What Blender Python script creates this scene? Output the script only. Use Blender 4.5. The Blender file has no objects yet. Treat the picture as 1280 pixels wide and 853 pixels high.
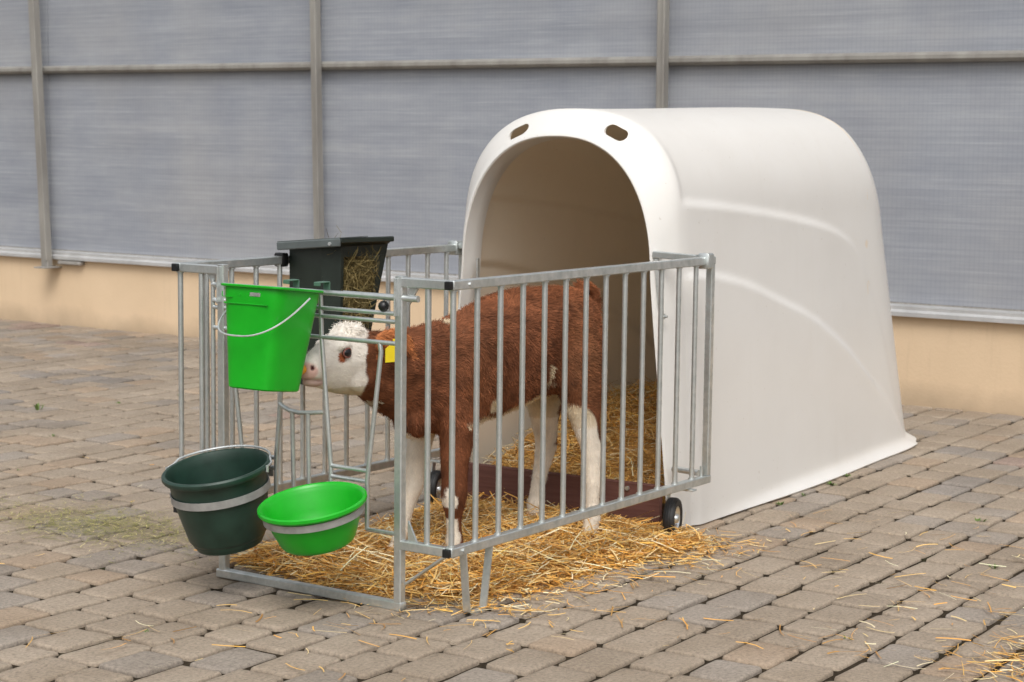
import bpy, bmesh, math, random
import numpy as np
from mathutils import Vector, Matrix
from math import sin, cos, pi, radians, sqrt, exp
R = random.Random(7)
NR = np.random.RandomState(11)
SC = bpy.context.scene
COL = SC.collection

# ------------------------------------------------------------------ camera
yaw, pitch, roll = radians(34.6664), radians(6.1579), radians(0.659)
fw = Vector((cos(yaw)*cos(pitch), sin(yaw)*cos(pitch), -sin(pitch)))
rt = Vector((sin(yaw), -cos(yaw), 0)); up = rt.cross(fw)
r2 = rt*cos(roll) + up*sin(roll); u2 = -rt*sin(roll) + up*cos(roll)
cd = bpy.data.cameras.new('camera'); cam = bpy.data.objects.new('camera', cd); COL.objects.link(cam)
CAMP = Vector((-4.3779, -3.2362, 1.4091))
cam.matrix_world = Matrix((
    (r2.x, u2.x, -fw.x, CAMP.x), (r2.y, u2.y, -fw.y, CAMP.y), (r2.z, u2.z, -fw.z, CAMP.z), (0, 0, 0, 1)))
cd.sensor_width = 36; cd.lens = 2384.73/1280*36
cd.clip_end = 500; cd.clip_start = .1
cd.dof.use_dof = True; cd.dof.focus_distance = 5.35; cd.dof.aperture_fstop = 8
SC.camera = cam

# ------------------------------------------------------------------ world, sun, exposure
W = bpy.data.worlds.new('World'); SC.world = W; W.use_nodes = True
nt = W.node_tree; bg = nt.nodes['Background']
SUN_EL, SUN_AZ = radians(58), radians(112)      # azimuth measured from +X towards +Y
sky = nt.nodes.new('ShaderNodeTexSky'); sky.sky_type = 'NISHITA'; sky.sun_disc = False
sky.sun_elevation = SUN_EL; sky.sun_rotation = radians(90) - SUN_AZ
sky.air_density = 1.6; sky.dust_density = 5.0
hs = nt.nodes.new('ShaderNodeHueSaturation'); hs.inputs['Saturation'].default_value = .22
nt.links.new(sky.outputs[0], hs.inputs['Color']); nt.links.new(hs.outputs[0], bg.inputs[0])
bg.inputs[1].default_value = .15
sl = bpy.data.lights.new('sun', 'SUN'); so = bpy.data.objects.new('sun', sl); COL.objects.link(so)
sl.energy = 1.1; sl.angle = radians(28); sl.color = (1, .975, .94)
sd = Vector((cos(SUN_AZ)*cos(SUN_EL), sin(SUN_AZ)*cos(SUN_EL), sin(SUN_EL)))
sd = Vector((-.50, -.36, .79)).normalized()
sky.sun_elevation = math.asin(sd.z); sky.sun_rotation = math.atan2(sd.x, sd.y)
so.rotation_euler = sd.to_track_quat('Z', 'Y').to_euler(); so.location = (0, 0, 8)
vs = SC.view_settings; vs.view_transform = 'Standard'; vs.look = 'None'; vs.gamma = 1; vs.use_curve_mapping = False
vs.exposure = 0.17
SC.cycles.max_bounces = 8; SC.cycles.diffuse_bounces = 5

# ------------------------------------------------------------------ materials
def mat(name, col=(.5, .5, .5), rough=.5, metal=0, spec=.5):
    m = bpy.data.materials.new(name); m.use_nodes = True
    b = m.node_tree.nodes['Principled BSDF']
    b.inputs['Base Color'].default_value = (*col, 1); b.inputs['Roughness'].default_value = rough
    b.inputs['Metallic'].default_value = metal; b.inputs['Specular IOR Level'].default_value = spec
    return m, m.node_tree, b
def N(t, typ, **kw):
    n = t.nodes.new(typ)
    for k, v in kw.items():
        if k in n.inputs: n.inputs[k].default_value = v
        else: setattr(n, k, v)
    return n
def coords(t, scale=(1, 1, 1)):
    tc = t.nodes.new('ShaderNodeTexCoord'); mp = t.nodes.new('ShaderNodeMapping')
    mp.inputs['Scale'].default_value = scale; t.links.new(tc.outputs['Object'], mp.inputs[0]); return mp.outputs[0]
def noise(t, vec, scale, detail=4, rough=.6):
    n = N(t, 'ShaderNodeTexNoise', Scale=scale, Detail=detail, Roughness=rough); t.links.new(vec, n.inputs['Vector']); return n.outputs[0]
def ramp(t, fac, stops):
    r = t.nodes.new('ShaderNodeValToRGB'); e = r.color_ramp.elements
    while len(e) < len(stops): e.new(.5)
    for el, (p, c) in zip(e, stops): el.position = p; el.color = (*c, 1) if len(c) == 3 else c
    t.links.new(fac, r.inputs[0]); return r.outputs[0]
def mix(t, fac, a, b, mode='MIX'):
    m = t.nodes.new('ShaderNodeMix'); m.data_type = 'RGBA'; m.blend_type = mode
    for k, v in ((0, fac), (6, a), (7, b)):
        if hasattr(v, 'is_output') or isinstance(v, bpy.types.NodeSocket): t.links.new(v, m.inputs[k])
        else: m.inputs[k].default_value = v if k == 0 else (*v, 1)
    return m.outputs[2]
def bump(t, b, h, strength=.3, dist=.01):
    n = N(t, 'ShaderNodeBump', Strength=strength, Distance=dist); t.links.new(h, n.inputs['Height']); t.links.new(n.outputs[0], b.inputs['Normal'])
def attr(t, name):
    a = t.nodes.new('ShaderNodeAttribute'); a.attribute_name = name; return a

def m_galv():
    m, t, b = mat('galvanised_steel', (.6, .62, .62), .34, .85)
    v = coords(t); n = noise(t, v, 30, 6); n2 = noise(t, v, 9, 3)
    c = ramp(t, n, [(.3, (.54, .57, .565)), (.5, (.64, .665, .66)), (.72, (.78, .80, .795))])
    c2 = ramp(t, n2, [(.35, (.82, .84, .82)), (.6, (1, 1, 1))])
    t.links.new(mix(t, .8, c, c2, 'MULTIPLY'), b.inputs['Base Color'])
    t.links.new(ramp(t, n, [(.3, (.5,)*3), (.7, (.3,)*3)]), b.inputs['Roughness'])
    bump(t, b, noise(t, v, 120, 3), .12, .002); return m
def m_hutch(inner=False):
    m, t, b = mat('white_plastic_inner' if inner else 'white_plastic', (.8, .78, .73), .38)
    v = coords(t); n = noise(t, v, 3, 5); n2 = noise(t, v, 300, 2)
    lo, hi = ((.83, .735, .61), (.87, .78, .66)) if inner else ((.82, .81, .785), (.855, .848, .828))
    c = ramp(t, n, [(.3, lo), (.7, hi)])
    st = coords(t, (14, 14, 1.2)); n3 = noise(t, st, 1, 5)
    c = mix(t, ramp(t, n3, [(.55, (0,)*3), (.9, (.16,)*3)]), c, (.62, .57, .49))
    sp = noise(t, v, 55, 2)
    c = mix(t, ramp(t, sp, [(.70, (0,)*3), (.78, (.35,)*3)]), c, (.42, .36, .28))
    t.links.new(c, b.inputs['Base Color'])
    bump(t, b, n2, .25, .002); b.inputs['Coat Weight'].default_value = .12 if not inner else 0
    b.inputs['Coat Roughness'].default_value = .3
    tr = t.nodes.new('ShaderNodeBsdfTranslucent'); tr.inputs[0].default_value = (.92, .83, .69, 1)
    ms = t.nodes.new('ShaderNodeMixShader'); ms.inputs[0].default_value = .19
    t.links.new(b.outputs[0], ms.inputs[1]); t.links.new(tr.outputs[0], ms.inputs[2]); t.links.new(ms.outputs[0], t.nodes['Material Output'].inputs[0])
    return m
def m_plastic(name, col, rough=.35, var=.12, trans=0):
    m, t, b = mat(name, col, rough)
    v = coords(t); n = noise(t, v, 14, 5)
    lo = tuple(x*(1-var) for x in col); hi = tuple(min(1, x*(1+var)) for x in col)
    t.links.new(ramp(t, n, [(.3, lo), (.7, hi)]), b.inputs['Base Color'])
    bump(t, b, noise(t, v, 180, 3), .12, .001)
    if trans: b.inputs['Subsurface Weight'].default_value = trans; b.inputs['Subsurface Radius'].default_value = (.01, .02, .01); b.inputs['Subsurface Scale'].default_value = .5
    return m
def m_panel():
    m, t, b = mat('twin_wall_sheet', (.3, .31, .35), .3)
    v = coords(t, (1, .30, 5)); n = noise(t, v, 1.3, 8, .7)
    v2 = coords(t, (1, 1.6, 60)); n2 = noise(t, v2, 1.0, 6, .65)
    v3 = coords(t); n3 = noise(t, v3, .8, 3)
    c = ramp(t, n, [(.3, (.250, .268, .306)), (.55, (.312, .330, .368)), (.75, (.39, .402, .425))])  # streaks here and in the next mix: rib reflections painted into the colour
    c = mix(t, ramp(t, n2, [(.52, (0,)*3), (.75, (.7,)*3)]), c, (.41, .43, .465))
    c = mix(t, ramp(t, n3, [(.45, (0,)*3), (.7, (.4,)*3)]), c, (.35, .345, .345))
    # flutes of the twin-wall sheet
    sep = t.nodes.new('ShaderNodeSeparateXYZ'); t.links.new(v3, sep.inputs[0])
    mu = N(t, 'ShaderNodeMath', operation='MULTIPLY'); mu.inputs[1].default_value = 2*pi/.026; t.links.new(sep.outputs[1], mu.inputs[0])
    si = N(t, 'ShaderNodeMath', operation='SINE'); t.links.new(mu.outputs[0], si.inputs[0])
    mr = t.nodes.new('ShaderNodeMapRange'); t.links.new(si.outputs[0], mr.inputs[0]); mr.inputs[1].default_value = -1
    mu2 = N(t, 'ShaderNodeMath', operation='MULTIPLY'); mu2.inputs[1].default_value = 2*pi/.034; t.links.new(sep.outputs[2], mu2.inputs[0])
    si2 = N(t, 'ShaderNodeMath', operation='SINE'); t.links.new(mu2.outputs[0], si2.inputs[0])
    mr2 = t.nodes.new('ShaderNodeMapRange'); t.links.new(si2.outputs[0], mr2.inputs[0]); mr2.inputs[1].default_value = -1
    c = mix(t, .13, c, ramp(t, mr2.outputs[0], [(.0, (.6,)*3), (.4, (1,)*3)]), 'MULTIPLY')
    n4 = noise(t, v3, 2.2, 6, .7); c = mix(t, .8, c, ramp(t, n4, [(.3, (.84, .85, .88)), (.7, (1.08, 1.07, 1.05))]), 'MULTIPLY')
    c = mix(t, .12, c, ramp(t, mr.outputs[0], [(.0, (.55,)*3), (.35, (1,)*3)]), 'MULTIPLY')
    t.links.new(c, b.inputs['Base Color'])
    ad = N(t, 'ShaderNodeMath', operation='ADD'); t.links.new(n2, ad.inputs[0]); t.links.new(n, ad.inputs[1])
    bump(t, b, ad.outputs[0], .18, .004); return m
def m_plaster():
    m, t, b = mat('cream_plaster', (.6, .42, .27), .85, spec=.2)
    v = coords(t); n = noise(t, v, 2.2, 6); n2 = noise(t, v, 60, 4)
    c = ramp(t, n, [(.25, (.63, .475, .315)), (.75, (.70, .535, .365))])
    sep = t.nodes.new('ShaderNodeSeparateXYZ'); t.links.new(v, sep.inputs[0])
    ad = N(t, 'ShaderNodeMath', operation='MULTIPLY_ADD'); ad.inputs[1].default_value = .25; t.links.new(n, ad.inputs[0]); t.links.new(sep.outputs[2], ad.inputs[2])
    c = mix(t, ramp(t, ad.outputs[0], [(.12, (.8,)*3), (.26, (0,)*3)]), c, (.42, .32, .22))
    sv = coords(t, (1, 9, .8)); dr = noise(t, sv, 2, 5)
    c = mix(t, ramp(t, dr, [(.58, (0,)*3), (.8, (.3,)*3)]), c, (.46, .34, .23))
    t.links.new(c, b.inputs['Base Color']); bump(t, b, n2, .35, .004); return m
def m_paver():
    m, t, b = mat('concrete_pavers', (.2, .17, .14), .88, spec=.25)
    v = coords(t); n = noise(t, v, 90, 8, .75); n2 = noise(t, v, 2.3, 5); n3 = noise(t, v, 260, 2)
    a = attr(t, 'Tint')
    c = mix(t, .75, a.outputs['Color'], ramp(t, n, [(.3, (.42,)*3), (.5, (1,)*3), (.7, (1.42,)*3)]), 'MULTIPLY')
    c = mix(t, 1, c, ramp(t, n2, [(.3, (.80, .77, .74)), (.7, (1.12, 1.12, 1.14))]), 'MULTIPLY')
    c = mix(t, ramp(t, n3, [(.66, (0,)*3), (.72, (.5,)*3)]), c, (.38, .34, .29))
    n5 = noise(t, v, 14, 4)
    c = mix(t, ramp(t, n5, [(.66, (0,)*3), (.76, (.25,)*3)]), c, (.13, .10, .07))
    t.links.new(c, b.inputs['Base Color'])
    bump(t, b, n, .7, .004); return m
def m_joint():
    m, t, b = mat('joint_soil', (.05, .04, .03), .95, spec=.1)
    v = coords(t); n = noise(t, v, 5, 6); n2 = noise(t, v, 90, 4)
    c = ramp(t, n, [(.35, (.050, .037, .024)), (.6, (.034, .026, .017)), (.75, (.036, .040, .013))])
    t.links.new(mix(t, .6, c, ramp(t, n2, [(.3, (.4,)*3), (.7, (1.4,)*3)]), 'MULTIPLY'), b.inputs['Base Color'])
    bump(t, b, n2, .8, .01); return m
def m_attr(name, rough=.6, spec=.3, trans=0, bs=0):
    m, t, b = mat(name, (.5,)*3, rough, spec=spec)
    a = attr(t, 'Tint'); t.links.new(a.outputs['Color'], b.inputs['Base Color'])
    return m
def m_noise(name, lo, hi, sc=20, rough=.7, bs=.3, spec=.3, metal=0, stretch=(1, 1, 1)):
    m, t, b = mat(name, lo, rough, metal, spec); v = coords(t, stretch)
    n = noise(t, v, sc, 5); t.links.new(ramp(t, n, [(.3, lo), (.7, hi)]), b.inputs['Base Color'])
    if bs: bump(t, b, n, bs, .004)
    return m
GALV = m_galv(); HUT = m_hutch(); HUTIN = m_hutch(True)
GREEN = m_plastic('bright_green_plastic', (.007, .365, .012), .33, .08)
DARK = m_plastic('dark_green_plastic', (.014, .040, .028), .42, .25)
RACK = m_plastic('grey_green_plastic', (.015, .022, .017), .45, .25)
RACKL = m_plastic('grey_lid_plastic', (.095, .11, .11), .4, .15)
BLACK = m_plastic('black_rubber', (.012, .012, .013), .55, .2)
CAPM = m_plastic('black_plastic_cap', (.01, .01, .011), .4, .2)
YEL = m_plastic('yellow_tag_plastic', (.80, .62, .02), .4, .08)
ORANGE = m_plastic('orange_rubber', (.72, .32, .02), .4, .1)
HOOKM = m_plastic('grey_green_hook', (.07, .14, .10), .5, .2)
WIRE = m_noise('bright_wire', (.6, .62, .63), (.78, .8, .8), 40, .28, 0, metal=.7)
STRAP = m_noise('zinc_strap', (.30, .30, .29), (.44, .44, .43), 25, .5, .1, metal=.45)
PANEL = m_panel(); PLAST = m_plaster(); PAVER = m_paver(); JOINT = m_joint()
POSTM = m_noise('weathered_post', (.25, .235, .215), (.37, .355, .325), 8, .55, .2, metal=.3, stretch=(1, 1, .25))
SILL = m_noise('aluminium_sill', (.52, .52, .52), (.68, .68, .68), 6, .4, .1, metal=.5)
DIRT = m_noise('grimy_strip', (.22, .21, .19), (.36, .34, .32), 40, .8, .3)
WOOD = m_noise('red_brown_board', (.095, .038, .030), (.16, .072, .058), 6, .6, .3, stretch=(1, .6, 12))
STRAWM = m_attr('straw_blades', .5, .35); HAYM = m_attr('hay_blades', .7, .2)
SBASE = m_noise('straw_litter', (.20, .10, .028), (.58, .31, .085), 60, .9, .6)
FUR = m_attr('calf_coat', .75, .15)
LEAF = m_noise('weed_leaf', (.07, .13, .025), (.14, .20, .05), 30, .6, 0)

# ------------------------------------------------------------------ helpers
def root(name, loc, label, cat, group=None, rz=0):
    o = bpy.data.objects.new(name, None); COL.objects.link(o); o.location = loc; o.rotation_euler = (0, 0, rz)
    o.empty_display_size = .1; o['label'] = label; o['category'] = cat
    if group: o['group'] = group
    return o
class MB:
    def __init__(s): s.v = []; s.f = []; s.c = None
    def add(s, vs, fs):
        k = len(s.v); s.v += [tuple(v) for v in vs]; s.f += [tuple(i+k for i in f) for f in fs]; return s
    def rings(s, rs, closed=True, cap0=True, cap1=True):
        k = len(s.v); n = len(rs[0])
        for r in rs: s.v += [tuple(p) for p in r]
        for i in range(len(rs)-1):
            for j in range(n if closed else n-1):
                a = k+i*n+j; b2 = k+i*n+(j+1) % n; s.f.append((a, b2, b2+n, a+n))
        if cap0: s.f.append(tuple(k+j for j in range(n))[::-1])
        if cap1: s.f.append(tuple(k+(len(rs)-1)*n+j for j in range(n)))
        return s
    def tube(s, pts, r, n=10, caps=True):
        pts = [Vector(p) for p in pts]; rs = []; rr = r if isinstance(r, (list, tuple)) else [r]*len(pts)
        prev = None
        for i, p in enumerate(pts):
            t = (pts[min(i+1, len(pts)-1)] - pts[max(i-1, 0)]).normalized()
            if prev is None:
                a = Vector((0, 0, 1)) if abs(t.z) < .9 else Vector((1, 0, 0))
                x = t.cross(a).normalized()
            else: x = (prev - t*prev.dot(t)).normalized()
            prev = x; y = t.cross(x)
            rs.append([p + x*rr[i]*cos(2*pi*j/n) + y*rr[i]*sin(2*pi*j/n) for j in range(n)])
        return s.rings(rs, True, caps, caps)
    def bar(s, a, b, w, h, bev=.003, upv=(0, 0, 1)):
        a, b = Vector(a), Vector(b); t = (b-a).normalized(); u = Vector(upv)
        x = t.cross(u).normalized(); y = x.cross(t)
        def prof(p, k):
            w2, h2 = w/2-k, h/2-k; c = bev
            return [p + x*i + y*j for i, j in ((-w2+c, -h2), (w2-c, -h2), (w2, -h2+c), (w2, h2-c), (w2-c, h2), (-w2+c, h2), (-w2, h2-c), (-w2, -h2+c))]
        e = min(.0015, (b-a).length*.1)
        return s.rings([prof(a, e), prof(a+t*e, 0), prof(b-t*e, 0), prof(b, e)])
    def box(s, x0, x1, y0, y1, z0, z1, bev=.003):
        return s.bar(((x0+x1)/2, y0, (z0+z1)/2), ((x0+x1)/2, y1, (z0+z1)/2), abs(x1-x0), z1-z0, bev)
    def lathe(s, prof, M=Matrix(), n=48):
        rs = [[M @ Vector((r*cos(2*pi*j/n), r*sin(2*pi*j/n), z)) for j in range(n)] for r, z in prof]
        return s.rings(rs, True, prof[0][0] > 1e-5 and False, False)
    def build(s, name, m, parent=None, smooth=True, origin=(0, 0, 0), ang=40):
        me = bpy.data.meshes.new(name)
        o3 = Vector(origin)
        me.from_pydata([Vector(v)-o3 for v in s.v], [], s.f); me.update()
        bm = bmesh.new(); bm.from_mesh(me); bmesh.ops.recalc_face_normals(bm, faces=bm.faces); bm.to_mesh(me); bm.free()
        ob = bpy.data.objects.new(name, me); COL.objects.link(ob)
        for mm in (m if isinstance(m, (list, tuple)) else [m]): me.materials.append(mm)
        if smooth:
            me.shade_smooth()
            try: me.set_sharp_from_angle(angle=radians(ang))
            except Exception: pass
        if parent: ob.parent = parent
        return ob
def dup(o, parent, loc):
    c = o.copy(); COL.objects.link(c); c.parent = parent; c.location = loc; return c
def ribbons(name, m, P, D, L, Wd, C, bend=.3, lift=None, nseg=3, roll_=None):
    """many thin blades as one mesh; arrays: start, direction, length, width, colour"""
    n = len(P); P = np.asarray(P, float); D = np.asarray(D, float); D /= np.linalg.norm(D, axis=1)[:, None]
    upv = np.tile(np.array([0, 0, 1.]), (n, 1)) if lift is None else lift
    S = np.cross(D, upv); ln = np.linalg.norm(S, axis=1); S[ln < 1e-3] = (1, 0, 0); S /= np.linalg.norm(S, axis=1)[:, None]
    U = np.cross(S, D)
    if roll_ is not None:
        S2 = S*np.cos(roll_)[:, None] + U*np.sin(roll_)[:, None]
    else: S2 = S
    b1 = (NR.rand(n)-.5)*2*bend; b2 = (NR.rand(n)-.5)*bend*.8; kink = (NR.rand(n) < .25)*(NR.rand(n)-.5)*1.1
    V = np.zeros((n, nseg+1, 2, 3))
    for i in range(nseg+1):
        u = i/nseg; q = 4*u*(1-u)
        c = P + D*(L*u)[:, None] + S*((b1*q*.5 + kink*max(0, u-.5))*L)[:, None] + U*((b2*q*.5)*L)[:, None]
        w = (Wd*(1-.25*u) if nseg > 1 or i == 0 else Wd*.2)
        V[:, i, 0] = c - S2*(w/2)[:, None]; V[:, i, 1] = c + S2*(w/2)[:, None]
    vv = V.reshape(-1, 3); per = (nseg+1)*2
    base = (np.arange(n)*per)[:, None]
    q = np.concatenate([base + np.array([2*i, 2*i+1, 2*i+3, 2*i+2]) for i in range(nseg)], 1).reshape(-1)
    me = bpy.data.meshes.new(name); nf = n*nseg
    me.vertices.add(len(vv)); me.vertices.foreach_set('co', vv.ravel())
    me.loops.add(nf*4); me.loops.foreach_set('vertex_index', q.astype(np.int32))
    me.polygons.add(nf); me.polygons.foreach_set('loop_start', np.arange(0, nf*4, 4, dtype=np.int32))
    me.polygons.foreach_set('loop_total', np.full(nf, 4, np.int32))
    me.update(); me.validate()
    ca = me.color_attributes.new('Tint', 'FLOAT_COLOR', 'POINT')
    cc = np.ones((n, per, 4)); cc[:, :, :3] = np.asarray(C)[:, None, :]
    ca.data.foreach_set('color', cc.ravel())
    me.materials.append(m)
    ob = bpy.data.objects.new(name, me); COL.objects.link(ob); return ob

# ================================================================== pavement
def pavement():
    a = .022; ca, sa = cos(a), sin(a)
    V = []; F = []; C = []
    v = -4.6
    while v < 11.5:
        rw = .163 + R.uniform(-.006, .008)
        uo = -3.2 + R.uniform(0, .22)
        while uo < 5.9:
            L = R.choice((.20, .215, .23, .235, .165)) + R.uniform(-.006, .006)
            u0, u1, v0, v1 = uo, uo+L, v, v+rw; uo = u1
            g = .0084; j = lambda s_=.0055: R.uniform(-s_, s_)
            u0 += g+j(.002); u1 -= g+j(.002); v0 += g+j(.002); v1 -= g+j(.002)
            c = R.uniform(.010, .022)
            W_, H_ = u1-u0, v1-v0
            wob = [(R.uniform(-.0022, .0022), R.uniform(-.0022, .0022)) for _ in range(20)]
            cj = [(j(), j()) for _ in range(4)]
            def outl(k):
                P4 = [(u0+k+cj[0][0], v0+k+cj[0][1]), (u1-k+cj[1][0], v0+k+cj[1][1]), (u1-k+cj[2][0], v1-k+cj[2][1]), (u0+k+cj[3][0], v1-k+cj[3][1])]
                cc = max(.003, c-k*.5); out = []
                for q in range(4):
                    a, b = P4[q], P4[(q+1) % 4]; L_ = math.dist(a, b); f0 = cc/L_
                    for f in (f0, .35, .65, 1-f0): out.append((a[0]+(b[0]-a[0])*f, a[1]+(b[1]-a[1])*f))
                    p_, n_ = P4[q], P4[(q+1) % 4]
                    # rounded corner point after the edge end
                    b2 = P4[(q+2) % 4]; e1 = out[-1]; L2 = math.dist(b, b2); e2 = (b[0]+(b2[0]-b[0])*cc/L2, b[1]+(b2[1]-b[1])*cc/L2)
                    out.append(((e1[0]+e2[0])/2*.55+b[0]*.45, (e1[1]+e2[1])/2*.55+b[1]*.45))
                return [(x+w[0], y+w[1]) for (x, y), w in zip(out, wob)]
            tx, ty, dz = R.uniform(-.016, .016), R.uniform(-.016, .016), R.uniform(-.0035, .0025)
            base = len(V)
            um, vm = (u0+u1)/2, (v0+v1)/2
            def put(pu, pv, z): V.append((pu*ca - pv*sa, pu*sa + pv*ca, z + dz + tx*(pu-um) + ty*(pv-vm)))
            for k, z in ((0, -.035), (0.0008, -.008), (.0028, -.0022), (.007, -.0003), (.03, .0003)):
                for pu, pv in outl(k): put(pu, pv, z)
            put(um, vm, .0008)
            for r_ in range(4):
                for q in range(20):
                    A = base+r_*20+q; B = base+r_*20+(q+1) % 20
                    F.append((A, B, B+20, A+20))
            for q in range(20): F.append((base+80+q, base+80+(q+1) % 20, base+100))
            far = max(0, min(1, (v-2.5)/4))
            t = R.random(); k = R.uniform(.95, 1.06)
            t = t if u0 > 2.2 else t*.93
            if t < .62: col = (.292, .240, .184)
            elif t < .82: col = (.262, .226, .188)
            elif t < .94: col = (.312, .242, .176)
            elif t < .985: col = (.228, .202, .176)
            else: col = (.270, .205, .168)
            k *= 1.09-.12*far + .10*far*R.uniform(-1, 1)
            col = tuple(x*k for x in col)
            C += [col]*101
        v += rw
    me = bpy.data.meshes.new('pavement'); me.from_pydata(V, [], F)
    at = me.color_attributes.new('Tint', 'FLOAT_COLOR', 'POINT')
    arr = np.ones((len(V), 4)); arr[:, :3] = np.array(C); at.data.foreach_set('color', arr.ravel())
    me.materials.append(PAVER); me.shade_smooth(); me.set_sharp_from_angle(angle=radians(50))
    o = bpy.data.objects.new('pavement', me); COL.objects.link(o); o['kind'] = 'structure'
    g = MB(); n = 60
    g.add([(-40, -40, -.0125), (40, -40, -.0125), (40, 40, -.0125), (-40, 40, -.0125)], [(0, 1, 2, 3)])
    go = g.build('ground', JOINT); go['kind'] = 'structure'
pavement()

# ================================================================== building wall behind
def building():
    X = 5.13; y0, y1 = -6.0, 15.0
    t = root('shed_wall', (X, 4, 0), 'long shed wall of grey translucent sheets over a cream plastered base, behind the hutch', 'building')
    o = t.location
    MB().box(X, X+.3, y0, y1, -.1, .475, .002).build('plinth', PLAST, t, origin=o)
    MB().box(X+.02, X+.3, y0, y1, .477, .60).build('grimy_ledge', DIRT, t, origin=o)
    m = MB()
    for k in range(40):
        yy = y0 + (y1-y0)*k/39
    m.rings([[(X-.045, y, .478), (X-.045, y, .500), (X-.030, y, .512), (X-.030, y, .530), (X+.012, y, .538), (X+.018, y, .538), (X+.018, y, .478)] for y in (y0, y1)])
    m.build('sill_rail', SILL, t, origin=o)
    ys = [-5.4, -2.83, -.26, 2.316, 4.88, 7.45, 10.05, 12.6]
    for a, b in zip([y0]+ys, ys+[y1]):
        for z0, z1 in ((.545, 1.845), (1.861, 3.6)):
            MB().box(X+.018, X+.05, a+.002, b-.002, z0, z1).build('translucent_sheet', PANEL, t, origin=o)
    m = MB(); m.rings([[(X-.03, y, 1.815), (X-.045, y, 1.83), (X-.045, y, 1.85), (X-.02, y, 1.866), (X+.0165, y, 1.866), (X+.0165, y, 1.812)] for y in (y0, y1)])
    m.build('cross_rail', POSTM, t, origin=o)
    for i, y in enumerate(ys):
        w = .064; dy = .0
        x0 = X-.085
        y -= {5: .072, 4: .062, 3: .042}.get(i, .04)
        if i == 5: w, dy, x0 = .080, .085, X-.11
        if i == 4: dy = .03
        P = MB(); P.bar((x0+.022, y+dy*.0, .425 if i == 5 else .46), (x0+.022-.03, y+dy*1.6, 3.6), w*.9, .05, .006, (1, 0, 0))
        P.bar((x0+.0, y-w*.36, .47), (x0-.03, y+dy*1.6-w*.36, 3.6), .014, .03, .002, (1, 0, 0))
        p = P.build('upright_post', POSTM, t, origin=o)
        if i in (5,):
            B = MB(); B.box(x0-.05, X+.0, y-.06, y+.06, .415, .425, .001).box(X-.05, X-.002, y-.30, y-.07, .445, .470, .004)
            B.build('foot_bracket', DIRT, p, origin=o)
    MB().box(X+.052, X+.3, y0, y1, .602, 3.6).build('light_block_backing', DIRT, t, origin=o)  # unseen backing, added to keep light from leaking through the sheets
    MB().box(X-.35, X+1.2, y0, y1, 3.602, 3.72).build('eaves', SILL, t, origin=o)
building()

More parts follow.
